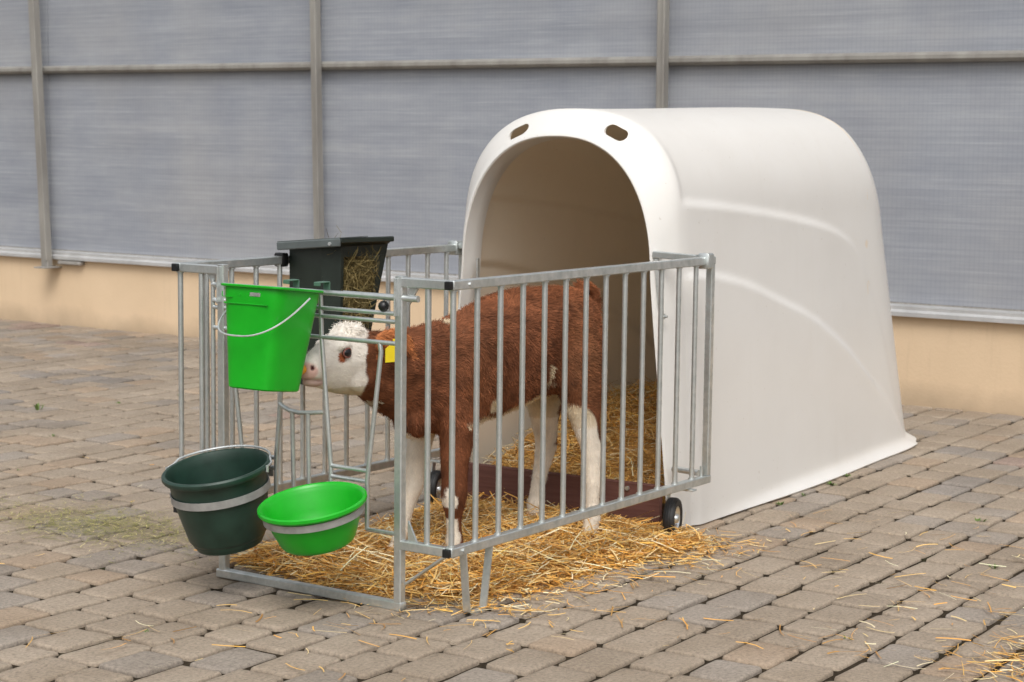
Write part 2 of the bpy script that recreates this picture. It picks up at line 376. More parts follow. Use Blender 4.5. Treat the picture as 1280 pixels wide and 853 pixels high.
# ================================================================== calf hutch
HL, HY, HA = 1.50, .614, .048
def hut():
    t = root('calf_hutch', (HL, HY, 0), 'large white plastic calf hutch with an arched doorway, standing open towards the calf pen', 'calf hutch', rz=HA)
    NV = 280
    def section(x, w0, ws, zs, h, n=2.4):
        half = [(w0+(ws-w0)*i/40, zs*i/40) for i in range(40)]
        for i in range(321):
            a = pi/2*i/320; half.append((ws*abs(cos(a))**(2/n), zs+(h-zs)*abs(sin(a))**(2/n)))
        # soften the joint between side and arch
        dense = [(-a, b) for a, b in half] + [(a, b) for a, b in half[::-1][1:]]
        for _ in range(60):
            dense = [dense[0]] + [((p[0]+2*q[0]+r_[0])/4, (p[1]+2*q[1]+r_[1])/4) for p, q, r_ in zip(dense, dense[1:], dense[2:])] + [dense[-1]]
        L = [0]
        for p, q in zip(dense, dense[1:]): L.append(L[-1]+math.dist(p, q))
        out = []; k = 0
        for i in range(NV+1):
            d = L[-1]*i/NV
            while k < len(dense)-2 and L[k+1] < d: k += 1
            f = (d-L[k])/max(1e-9, L[k+1]-L[k]); p, q = dense[k], dense[k+1]
            y = p[0]+(q[0]-p[0])*f; z = p[1]+(q[1]-p[1])*f
            out.append([x, y, z])
        return out
    def interp(pts, x):
        if x <= pts[0][0]: return pts[0][1]
        for (a, b), (c, d) in zip(pts, pts[1:]):
            if x <= c: return b + (d-b)*(x-a)/(c-a)
        return pts[-1][1]
    def sm(a, b, x):
        u = max(0, min(1, (x-a)/(b-a))); return u*u*(3-2*u)
    l1 = [(-.2, 1.185), (.042, 1.172), (.40, 1.149), (.756, 1.118), (1.0, 1.092), (1.143, 1.074), (1.3, 1.054), (1.434, 1.032), (1.55, 1.005), (1.652, .972), (1.73, .935), (1.79, .885), (1.86, .81), (1.92, .73), (2.051, .533), (2.259, .111), (2.4, -.2)]
    l2 = [(-.2, .905), (.184, .905), (.3, .896), (.383, .884), (.47, .87), (.556, .853), (.65, .832), (.736, .808), (.924, .755), (1.119, .702), (1.282, .645), (1.45, .572), (1.622, .493), (1.8, .39), (1.987, .281), (2.288, .071), (2.6, -.2)]
    rings = []
    E0, E1 = (.492, .398, .88, 1.397, 2.35), (.520, .456, 1.08, 1.502, 2.4)
    for x, f in ((-.048, 0), (-.053, .04), (-.050, .12), (-.034, .26), (-.014, .42), (.007, .60), (.028, .78), (.047, .91), (.065, .98)):
        rings.append(section(x, *[a+(b-a)*f for a, b in zip(E0, E1)]))
    xs = [.083 + .022*i for i in range(120)]
    x0, xe = 1.90, 2.65
    for x in xs:
        if x < x0: rings.append(section(x, .520-.006*x/2, .456, 1.08+.01*x, 1.502+.032*sm(0, 1.8, x)))
    K = 40
    for i in range(K+1):
        u = sin(pi/2*(i/K)**.9) if i < K else .9995
        s = (1-u**3.7)**(1/3.7)
        x = x0+(xe-x0)*u
        q_ = max(s, .02); rg = section(x, .514*q_, .456*q_, 1.10*q_, 1.534*q_)
        for p in rg:
            p[0] -= .265*p[2]*sm(-.25, .8, u)
        rings.append(rg)
    # steps pressed into the sides + outward foot flange
    out = []
    nr = len(rings)
    for i, rg in enumerate(rings):
        o2 = []
        for j, p in enumerate(rg):
            x, y, z = p
            a = rg[max(0, j-1)]; b = rg[min(NV, j+1)]
            ty, tz = b[1]-a[1], b[2]-a[2]; l = math.hypot(ty, tz) or 1
            ny, nz = -tz/l, ty/l            # outward in the section plane
            if i < 8 or True:
                fx = sm(.075, .115, x)
                d = 0
                z1, z2 = interp(l1, x), interp(l2, x)
                s1 = (interp(l1, x+.01)-interp(l1, x-.01))/.02; s2 = (interp(l2, x+.01)-interp(l2, x-.01))/.02
                q1 = (z-z1)/math.sqrt(1+s1*s1); q2 = (z-z2)/math.sqrt(1+s2*s2)
                f1 = 1-.75*sm(1.3, 1.9, x)
                d += .016*f1*(1-sm(-.016, .008, q1)) + .018*(1-sm(-.016, .008, q2)) - .012 + .005*math.exp(-(q1/.012)**2)*f1 + .005*math.exp(-(q2/.012)**2)
                side = abs(ny)
                d *= fx*sm(.5, .9, side)
                y += ny*d; z += nz*d*.3
            fl = .036*math.exp(-(max(z, 0)/.020)**1.4) * sm(.0, 1.2, x)
            y += math.copysign(fl, y) if abs(y) > .02 else 0
            if x > 2.0: x += .045*math.exp(-(max(z, 0)/.020)**1.4)*sm(2.0, 2.5, x)
            o2.append((x, y, z+.008))
        out.append(o2)
    m = MB(); m.rings(out, False, False, False)
    # body as a thin solid
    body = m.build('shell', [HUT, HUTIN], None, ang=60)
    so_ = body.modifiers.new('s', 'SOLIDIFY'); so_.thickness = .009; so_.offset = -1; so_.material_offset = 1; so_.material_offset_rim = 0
    # normals outward check
    cut = MB()
    for sy in (-1, 1):
        cxl = sy*.202 - .018; ang = -sy*.42
        pts = []
        n = 24
        for i in range(n):
            a = 2*pi*i/n; px = .026*cos(a) + math.copysign(.020, cos(a)); pz = .021*sin(a)
            pts.append((cxl + px*cos(ang)-pz*sin(ang), 1.422 + px*sin(ang)+pz*cos(ang)))
        cut.rings([[(-.12, a, b) for a, b in pts], [(.06, a, b) for a, b in pts]])
    co = cut.build('cutter', HUT, None, smooth=False)
    bo = body.modifiers.new('b', 'BOOLEAN'); bo.object = co; bo.operation = 'DIFFERENCE'; bo.solver = 'EXACT'
    bpy.context.view_layer.update()
    dg = bpy.context.evaluated_depsgraph_get(); me = bpy.data.meshes.new_from_object(body.evaluated_get(dg))
    body.modifiers.clear(); body.data = me; me.name = 'shell'
    me.shade_smooth(); me.set_sharp_from_angle(angle=radians(50))
    bpy.data.objects.remove(co)
    body.parent = t
    c = MB()
    rs = [section(x, .492+k, .398+k, .88, 1.397+k, 2.35) for x, k in ((-.0485, -.001), (.0, -.005), (.06, -.007), (.07, -.001), (.07, .006), (.06, .004), (-.02, .002))]
    rs = [[(p[0], p[1], p[2]+.008) for p in r_] for r_ in rs]
    c.rings(rs, False, False, False)
    c.build('door_collar', HUT, t, ang=50)
    b = MB(); b.box(-.080, -.057, -.470, .425, .0, .172, .004)
    bd = b.build('threshold_board', WOOD, t)
    for yy in (-.34, .36):
        s = MB(); s.tube([(-.088, yy, .15), (-.078, yy, .15)], .008, 10); s.build('screw', GALV, bd)
    return t
hutch = hut()

# ================================================================== pen
PL, PW, ZT, ZB, TB = 1.524, 1.08, .98, .202, .028
pen = root('calf_pen', (0, .54, 0), 'galvanised steel barred pen with feeding gate, standing in front of the white hutch', 'calf pen')
PO = pen.location.copy()
def pen_parts():
    for y, sgn in ((0, -1), (PW, 1)):
        m = MB(); e = PL+.0
        xs_ = -.012
        m.bar((xs_, y, ZT), (e+.012, y, ZT), TB, TB); m.bar((xs_, y, ZB), (e+.012, y, ZB), TB, TB)
        m.bar((e-.0, y, ZB+TB/2), (e-.0, y, ZT-TB/2), .025, .025, .003, (1, 0, 0))
        p = m.build('side_panel', GALV, pen, origin=PO)
        first = None
        for k in range(13):
            x = .004+.118*k
            if first is None:
                b = MB().tube([(0, 0, ZB+TB/2), (0, 0, ZT-TB/2)], .0088, 12)
                for zz in (ZB+TB/2, ZT-TB/2-.004): b.tube([(0, 0, zz), (0, 0, zz+.004)], .0122, 12)
                first = b.build('bar', GALV, p); first.location = Vector((x, y, 0)) - PO
            else: dup(first, p, Vector((x, y, 0)) - PO)
        for z in (ZT, ZB):
            c = MB().box(xs_-.0135, xs_-.0005, y-TB/2+.002, y+TB/2-.002, z-TB/2+.002, z+TB/2-.002, .002)
            c.build('end_cap', CAPM, p, origin=PO)
        # clamp and stub rail to the hutch
        i = -1 if y > .5 else 1
        m = MB(); m.bar((1.462, y-.004*i, ZT), (1.500, y-.004*i, ZT), TB+.016, TB+.026, .005)
        m.build('clamp', GALV, p, origin=PO)
        if i > 0:
            m = MB(); m.bar((1.478, y+.03, ZT+.008), (1.478, y+.205, ZT+.014), .022, .024)
            h_ = m.build('hutch_bracket', GALV, pen, origin=PO)
            m = MB(); m.bar((1.476, y+.194, ZT), (1.484, y+.176, .80), .008, .018); m.build('flat_rod', GALV, h_, origin=PO)
            m = MB(); m.tube([(1.478, y+.17, .775), (1.478, y+.145, .775)], .0045, 8).tube([(1.478, y+.163, .775), (1.478, y+.157, .775)], .011, 6); m.build('wing_nut', GALV, h_, origin=PO)
            m = MB(); m.tube([(1.470, y, ZB+.028), (1.480, y+.11, ZB+.03)], .011, 10); m.build('hinge_pin', GALV, h_, origin=PO)
        else:
            m = MB(); m.bar((1.478, y-.02, ZT+.008), (1.478, y-.075, ZT+.012), .022, .024); h_ = m.build('hutch_bracket', GALV, pen, origin=PO)
            m = MB(); m.bar((1.478, .975, .945), (1.478, .973, .80), .007, .014, .001, (1, 0, 0)); m.build('flat_rod', GALV, h_, origin=PO)
        # hinge bolts at lower corner
        for a_, b_ in (((.068, y-.018, ZT), (.068, y+.018, ZT)), ((.045, y-.019, ZB), (.045, y+.019, ZB)), ((1.49, y, ZB+.012), (1.49, y, ZB+.05))):
            MB().tube([a_, b_], .0065, 8).build('bolt', GALV, p, origin=PO)
        # wheel under the rear of the panel
        wx, wz, yy = (1.380, .0765, .050) if y < .5 else (1.30, .0765, PW-.05)
        yc_ = yy
        f = MB(); f.bar((wx+.004, yc_+.028, wz-.006), (wx+.022, yc_+.028, ZB-.02), .022, .005, .0008, (0, 1, 0)); f.tube([(wx, yc_-.026, wz), (wx, yc_+.032, wz)], .007, 10)
        f.bar((wx+.012, min(y, yc_)-.03, ZB-.020), (wx+.012, max(y, yc_)+.03, ZB-.020), .03, .006, .001)
        w = f.build('wheel', GALV, pen, origin=PO)
        M = Matrix.Translation((wx, yc_, wz)) @ Matrix.Rotation(radians(16), 4, 'Z') @ Matrix.Rotation(pi/2, 4, 'X') @ Matrix.Scale(1.19, 4)
        ty = MB().lathe([(.036, -.014), (.048, -.0175), (.056, -.0165), (.0605, -.011), (.0615, -.006), (.0605, -.0045), (.0615, -.003), (.0615, .003), (.0605, .0045), (.0615, .006), (.0605, .011), (.056, .0165), (.048, .0175), (.036, .014)], M, 40)
        ty.build('tyre', BLACK, w, origin=PO)
        rm = MB().lathe([(.0, .019), (.008, .019), (.012, .015), (.014, .006), (.028, .004), (.034, .010), (.037, .0135), (.037, -.0135), (.034, -.010), (.028, -.004), (.014, -.006), (.012, -.015), (.008, -.019), (0, -.019)], M, 32)
        rm.build('rim', WIRE, w, origin=PO)
    # wings, posts, ground beam
    for y0, y1, yb in ((-.0, .165, .086), (PW, .915, .985)):
        d = 1 if y1 > y0 else -1
        p = MB().bar((0, y0+d*.0155, ZT), (0, y1+d*.012, ZT), TB, TB).build('front_wing', GALV, pen, origin=PO)
        MB().bar((0, y0+d*.0155, ZB), (0, y1+d*.012, ZB), TB, TB).build('lower_rail', GALV, p, origin=PO)
        b = MB().tube([(0, yb, ZB+TB/2), (0, yb, ZT-TB/2)], .0088, 12); b.build('bar', GALV, p, origin=PO)
        yy = y1 - d*.010; g = MB()
        MB().bar((-.017, yy+d*.034, ZT+.012), (-.017, yy+d*.034, ZT-.10), .005, .026, .001, (1, 0, 0)).build('hinge_plate', GALV, p, origin=PO)
        tri = lambda s0, z0, z1: [(x_, a, b_) for x_ in (-.004, .004) for a, b_ in ((s0, z0), (s0-d*.032, z0), (s0, z1))]
        for z0, z1 in ((ZB+.014, ZB+.075), (ZT-.014, ZT-.065)):
            v = tri(yy-d*.001, z0, z1)
            MB().add(v, [(0, 1, 2), (5, 4, 3), (0, 3, 4, 1), (1, 4, 5, 2), (2, 5, 3, 0)]).build('gusset', GALV, p, origin=PO)
        g.bar((0, y0+d*.02, ZB-.016), (0, y1-d*.002, .085), .022, .007, .001)
        g.build('brace', GALV, p, origin=PO)
        ps = MB(); ps.bar((0, y1+d*.022, .026), (0, y1+d*.022, ZT+.018), .027, .027, .003, (1, 0, 0))
        ps.build('gate_post', GALV, pen, origin=PO)
    m = MB(); m.bar((0, .172, .0155), (0, .915, .0155), .03, .027); m.build('ground_beam', GALV, pen, origin=PO)
    # u-shaped foot under the right panel
    for y in (0.0,):
        m = MB(); L = [(.062, y, ZB-.010), (.084, y, .010), (.094, y, .0035), (.155, y, .0035), (.166, y, .010), (.196, y, ZB-.010)]
        wdt = .024
        rs = []
        for i, p in enumerate(L):
            p = Vector(p); t_ = (Vector(L[min(i+1, 5)])-Vector(L[max(0, i-1)])).normalized(); nrm = Vector((-t_.z, 0, t_.x))
            rs.append([p+nrm*.003+Vector((0, -wdt/2, 0)), p+nrm*.003+Vector((0, wdt/2, 0)), p-nrm*.003+Vector((0, wdt/2, 0)), p-nrm*.003+Vector((0, -wdt/2, 0))])
        m.rings(rs); m.build('support_foot', GALV, pen, origin=PO)
    # feeding gate
    r = .0068; m = MB()
    m.tube([(-.004, .192, .933), (-.004, .932, .933)], .0085, 10)
    m.tube([(-.004, .932, .95), (-.004, .932, .23)], r+.0005, 10)
    g = m.build('feeding_gate', GALV, pen, origin=PO)
    for pts in ([(-.004, .192, .886), (-.004, .932, .886)], [(-.004, .192, .862), (-.004, .932, .862)], [(-.004, .192, .798), (-.004, .932, .798)],
        [(-.004, .186, .232), (-.004, .308, .232)], [(-.004, .932, .232), (-.004, .805, .232)], [(-.004, .448, .232), (-.004, .67, .232)],
        [(-.004, .447, .41), (-.004, .307, .409)], [(-.004, .447, .378), (-.004, .307, .377)], [(-.004, .67, .41), (-.004, .805, .41)], [(-.004, .67, .378), (-.004, .805, .378)],
        [(-.004, .655, .583), (-.012, .635, .575), (-.02, .60, .566), (-.022, .56, .563), (-.016, .52, .566), (-.006, .475, .571)],
        [(-.004, .932, .882), (-.006, .915, .884), (-.004, .90, .872)]):
        MB().tube(pts, r, 10).build('gate_rod', GALV, g, origin=PO)
    for pts in (
        [(-.004, .490, .933), (-.004, .486, .80), (-.004, .449, .41), (-.004, .448, .232)],
        [(-.004, .262, .798), (-.004, .257, .77), (-.004, .308, .38), (-.004, .308, .232)],
        [(-.004, .628, .933), (-.004, .632, .80), (-.004, .669, .41), (-.004, .670, .232)],
        [(-.004, .856, .798), (-.004, .858, .77), (-.004, .805, .38), (-.004, .805, .232)],
        [(-.0215, .588, .562), (-.012, .588, .232)], [(-.019, .527, .562), (-.012, .527, .232)]):
        MB().tube(pts, r+.0003, 10).build('gate_bar', GALV, g, origin=PO)
    l = MB().tube([(-.004, .40, .9335), (-.004, .12, .9335)], .0098, 12); l.tube([(-.004, .247, .93), (-.004, .247, .915)], .004, 8)
    lo = l.build('latch_bolt', GALV, g, origin=PO)
    k = MB(); M = Matrix.Translation((-.006, .247, .906)); k.lathe([(0, -.0165), (.008, -.0145), (.0145, -.008), (.0165, 0), (.0145, .008), (.008, .0145), (0, .0165)], M, 20)
    k.build('knob', CAPM, lo, origin=PO)
pen_parts()

def tiltM(loc, a):  # bucket axis leaning: rim drops towards -X by angle a
    Z = radians(-8)
    return Matrix.Translation(loc) @ Matrix.Rotation(Z, 4, 'Z') @ Matrix.Rotation(-a, 4, 'Y') @ Matrix.Rotation(-Z, 4, 'Z') @ Matrix.Scale(1.205, 4)
# holder rings for bucket and bowl belong to the pen
TA = radians(12)
BK = (-.192, .741, .393); BW = (-.188, .365, .334)
def ring_holder(M, r, z, hh=.0098, y=0):
    m = MB(); m.lathe([(r, z-hh), (r+.0025, z-hh), (r+.0025, z+hh), (r, z+hh), (r, z-hh)], M, 64)
    c = M @ Vector((0, 0, z)); e = M @ Vector((r, 0, z))
    m.bar(e + Vector((-.004, 0, 0)), Vector((-.008, e.y, e.z+.004)), .06, .022, .001)
    hr_ = m.build('holder_ring', STRAP, pen, origin=PO)
    MB().bar((.0065, e.y-.05, e.z+.004), (.0065, e.y+.05, e.z+.004), .005, .03, .001).build('clamp_plate', STRAP, hr_, origin=PO)
    for q in (-.03, .03): MB().tube([(-.018, e.y+q, e.z+.004), (.016, e.y+q, e.z+.004)], .006, 8).build('bolt', GALV, hr_, origin=PO)
M1 = tiltM(BK, TA); M2 = tiltM(BW, TA)
ring_holder(M1, .1235, -.055); ring_holder(M2, .1225, -.022, .0088)

# dark green bucket
def dark_bucket():
    t = root('feed_bucket', BK, 'round dark green bucket held by a zinc ring on the gate, beside the bowl', 'bucket'); o = t.location
    m = MB()
    m.lathe([(0, -.200), (.084, -.200), (.086, -.196), (.088, -.183), (.095, -.180), (.100, -.172), (.110, -.12), (.118, -.072), (.1215, -.045), (.1235, -.020), (.126, -.010), (.136, -.009), (.1395, -.003), (.139, .004), (.135, .008), (.129, .007), (.1255, .000), (.121, -.02), (.116, -.07), (.106, -.13), (.097, -.175), (.09, -.19), (0, -.192)], M1, 72)
    for a in (0, pi/2, pi, -pi/2):
        pass
    b = m.build('body', DARK, t, origin=o)
    h = MB(); pts = []
    for i in range(29):
        a = radians(-74 + 180*i/28)   # lies on the rim, dropped to the gate side
        rr = .1375 if 2 < i < 26 else .142
        pts.append(M1 @ Vector((rr*cos(a), rr*sin(a), .013 if 2 < i < 26 else .004)))
    h.tube(pts, .0034, 8)
    for i in (0, 28):
        p = pts[i]; h.tube([p+Vector((0, 0, .004)), p+Vector((0, 0, -.016))], .0045, 8)
    h.build('handle', WIRE, t, origin=o)
dark_bucket()
def bowl():
    t = root('feed_bowl', BW, 'shallow bright green bowl held by a zinc ring low on the gate', 'bowl'); o = t.location
    m = MB(); zq = .94
    m.lathe([(0, -.105), (.082, -.105), (.088, -.101), (.094, -.092), (.108, -.055), (.118, -.022), (.122, -.010), (.1305, -.009), (.1345, -.004), (.134, .003), (.130, .006), (.1255, .004), (.122, -.003), (.1205, -.006), (.117, -.012), (.106, -.055), (.092, -.088), (.084, -.097), (0, -.099)], M2, 72)
    m.build('bowl_body', GREEN, t, origin=o)
bowl()
# bright green teat bucket
def teat_bucket():
    loc = (-.13, .585, .94)
    t = root('teat_bucket', loc, 'tall bright green bucket with wire handle, hung on the gate by the calf muzzle', 'bucket'); o = t.location
    cx_, cy_ = -.145, .557
    tilt = radians(6.5)
    M = Matrix.Translation((-.03, 0, .945)) @ Matrix.Rotation(tilt, 4, 'Y') @ Matrix.Translation((.03, 0, -.945))
    def outl(dx, dy, z, n=64, e=5.5, k=0):
        pts = []
        for i in range(n):
            a = 2*pi*i/n; c, s = cos(a), sin(a)
            ee = e
            x = math.copysign(abs(c)**(2/ee), c)*dx; y = math.copysign(abs(s)**(2/ee), s)*dy
            pts.append(M @ Vector((-.032-.112+ (x), cy_+y, z-.012)))
        return pts
    def O(wx, wy, z, shift=0):
        return [p + Vector((shift, 0, 0)) for p in outl(wx, wy, z)]
    D, Wy = .112, .122
    rs = [O(.072, .074, .651, -.006), O(.078, .080, .648, -.006), O(.082, .084, .652, -.006), O(.1065, .1085, .905, 0), O(.109, .111, .918, 0), O(.110, .112, .944, 0), O(.118, .123, .9455, 0), O(.1195, .1245, .948, 0), O(.1195, .1245, .951, 0), O(.118, .123, .953, 0), O(.107, .109, .9525, 0), O(.105, .107, .945, 0), O(.078, .08, .66, -.006), O(.072, .074, .657, -.006)]
    m = MB(); m.rings(rs, True, True, True); b = m.build('body', GREEN, t, origin=o, ang=35)
    # rib under the rim, slot and embossed plate on the front flat
    e = MB()
    xf = -.2565
    fx = lambda z: -.144-.1065+.0  - .0
    e.bar(M @ Vector((-.2515, .475, .885)), M @ Vector((-.2515, .647, .885)), .004, .004, .001)
    for yy in (.53,): e.box(-.2575, -.2535, 0, 0, 0, 0) if False else None
    e.tube([M @ Vector((-.2545, .585, .911)), M @ Vector((-.2505, .585, .911))], .004, 10)
    e.bar(M @ Vector((-.2535, .612, .903)), M @ Vector((-.2535, .652, .903)), .003, .002, .0006)
    e.bar(M @ Vector((-.2535, .654, .903)), M @ Vector((-.2535, .654, .918)), .003, .002, .0006)
    e.build('embossing', GREEN, b, origin=o)
    s = MB(); s.bar(M @ Vector((-.2535, .505, .914)), M @ Vector((-.2535, .545, .914)), .003, .012, .002); s.build('slot', STRAP, b, origin=o)
    h = MB(); a0 = M @ Vector((-.125, .432, .915)); a1 = M @ Vector((-.125, .684, .915)); pts = []
    c0 = (a0+a1)/2; hw = (a1-a0)/2
    for i in range(33):
        u = pi*i/32
        drop = Vector((-.176, 0, -.105)); cu, su = cos(u), sin(u)
        cu = math.copysign(abs(cu)**.72, cu); su = abs(su)**.72
        pts.append(c0 - hw*cu*1.05 + drop*su)
    h.tube(pts, .0028, 8); h.build('handle', WIRE, t, origin=o)
    k = MB()
    for yy in (.478, .60):
        k = MB(); k.bar((-.034, yy-.013, .960), (-.034, yy+.013, .960), .004, .012, .001); k.bar((-.032, yy, .9645), (.010, yy, .9645), .026, .003, .001)
        k.bar((.0105, yy, .966), (.0105, yy, .93), .026, .003, .001, (1, 0, 0)); k.build('hook', HOOKM, t, origin=o)
    q = MB(); M3 = Matrix.Translation((-.072, .545, .690)) @ Matrix.Rotation(radians(82), 4, 'Y')
    q.lathe([(.024, 0), (.024, .01), (.019, .016), (.0155, .030), (.0145, .048), (.012, .062), (.006, .068), (0, .069)], M3, 24); q.build('teat', ORANGE, t, origin=o)
teat_bucket()

# ================================================================== hay rack and hay
def rack():
    t = root('hay_rack', (.55, .95, 1.0), 'dark grey green plastic hay rack hung on the far side panel of the pen', 'hay rack'); o = t.location
    zt, zb = 1.036, .56
    def plan(z):
        u = (zt-z)/(zt-zb)
        return [(.503, 1.060), (.487, .905), (.503, .832+.01*u), (.752-.135*u, .832+.01*u), (.77-.14*u, 1.060)]
    body = MB(); th = .004
    def quad(v, nrm):
        n = Vector(nrm)*th; v = [Vector(p) for p in v]
        body.add(v+[p-n for p in v], [(0, 1, 2, 3), (7, 6, 5, 4), (0, 4, 5, 1), (1, 5, 6, 2), (2, 6, 7, 3), (3, 7, 4, 0)])
    T = [(*p, zt) for p in plan(zt)]; B = [(*p, zb) for p in plan(zb)]
    quad([B[0], B[1], T[1], T[0]], (-1, 0, 0)); quad([B[1], B[2], T[2], T[1]], (-.9, -.4, 0)); quad([B[4], B[3], T[3], T[4]], (1, 0, 0)); quad([B[0], B[4], T[4], T[0]], (0, 1, 0))
    body.add(B+[(x, y, z+.004) for x, y, z in B], [(0, 1, 2, 3, 4), (9, 8, 7, 6, 5)])
    def fr(za, zc, xa0, xa1, xc0, xc1):
        Y = lambda z: .832+.01*(zt-z)/(zt-zb)
        quad([(xa0, Y(za), za), (xa1, Y(za), za), (xc1, Y(zc), zc), (xc0, Y(zc), zc)], (0, -1, 0))
    xr = lambda z: .752-.135*(zt-z)/(zt-zb)
    fr(zb, zt, .503, .516, .503, .516); fr(zb, .998, xr(zb)-.034, xr(zb), xr(.998)-.034, xr(.998)); fr(.9985, zt, .5165, xr(.9985), .5165, xr(zt)); fr(zb, .62, .5165, xr(zb)-.0345, .5165, xr(.62)-.0345)
    b = body.build('bin', RACK, t, origin=o, smooth=False)
    rim = MB()
    rim.bar((.460, .803, 1.057), (.742, .803, 1.053), .012, .018, .003); rim.bar((.736, .81, 1.053), (.79, 1.07, 1.034), .012, .018, .003); rim.bar((.50, 1.068, 1.034), (.79, 1.068, 1.034), .010, .018, .003)
    rim.rings([[(x, .806, z) , (x2, .832, 1.034)] for x, z, x2 in ((.46, 1.052, .50), (.742, 1.048, .752))], False, False, False)
    rim.build('rim', RACK, b, origin=o)
    l = MB(); l.bar((.455, 1.072, 1.028), (.455, .797, 1.052), .008, .027, .003)
    l.rings([[(.455, 1.072, 1.0415), (.455, .797, 1.0655), (.455, .797, 1.0685), (.455, 1.072, 1.0445)], [(.60, 1.072, 1.0415), (.60, .797, 1.0655), (.60, .797, 1.0685), (.60, 1.072, 1.0445)]])
    ld = l.build('lid', RACKL, t, origin=o)
    s_ = MB().tube([(.447, .838, 1.046), (.452, .838, 1.046)], .006, 12); s_.build('rivet', WIRE, ld, origin=o)
    hk = MB(); hk.box(.470, .500, 1.062, 1.10, .958, 1.004, .004); hk.build('hook', CAPM, t, origin=o)
    yf, yb = .832, 1.05; Yf = lambda z: .832+.01*(zt-z)/(zt-zb); wx1 = lambda z: xr(z)-.034
    # hay
    n = 5200; P_ = []; Dd = []; C_ = []; L_ = []
    for i in range(n):
        z = R.uniform(.58, .99); x = R.uniform(.52, wx1(z)-.004); y = Yf(z)+R.uniform(.000, .03)
        if R.random() < .06: z = R.uniform(.95, 1.035); y = R.uniform(yf+.02, yb-.03)
        a = R.uniform(0, 2*pi)
        d = Vector((cos(a), R.uniform(-.5, .25), sin(a)*.9))
        L = R.uniform(.03, .09)
        e = Vector((x, y, z))+d*L
        if not (.51 < e.x < wx1(min(e.z, .99))+.01) or e.z > 1.03 or e.z < .57: d = Vector((-d.x, d.y, -d.z))
        P_.append((x, y, z)); Dd.append(d); L_.append(L)
        k = R.uniform(.4, 1.1); c = R.choice([(.27, .20, .075), (.22, .17, .065), (.36, .28, .12), (.15, .11, .045)]); C_.append(tuple(q*k for q in c))
    h = ribbons('hay', HAYM, P_, Dd, np.array(L_), NR.uniform(.0012, .0028, n), C_, .6, roll_=NR.uniform(0, 3, n))
    h['kind'] = 'stuff'; h['label'] = 'dry brown hay stuffed into the rack and showing through its window'; h['category'] = 'hay'
    core = MB()
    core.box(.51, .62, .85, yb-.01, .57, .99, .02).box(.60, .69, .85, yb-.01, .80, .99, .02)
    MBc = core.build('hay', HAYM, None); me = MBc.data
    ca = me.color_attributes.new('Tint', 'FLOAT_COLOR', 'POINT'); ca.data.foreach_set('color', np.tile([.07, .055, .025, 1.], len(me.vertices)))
    # join core into hay mesh
    bm = bmesh.new(); bm.from_mesh(h.data); bm.from_mesh(me); bm.to_mesh(h.data); bm.free(); bpy.data.objects.remove(MBc)
rack()

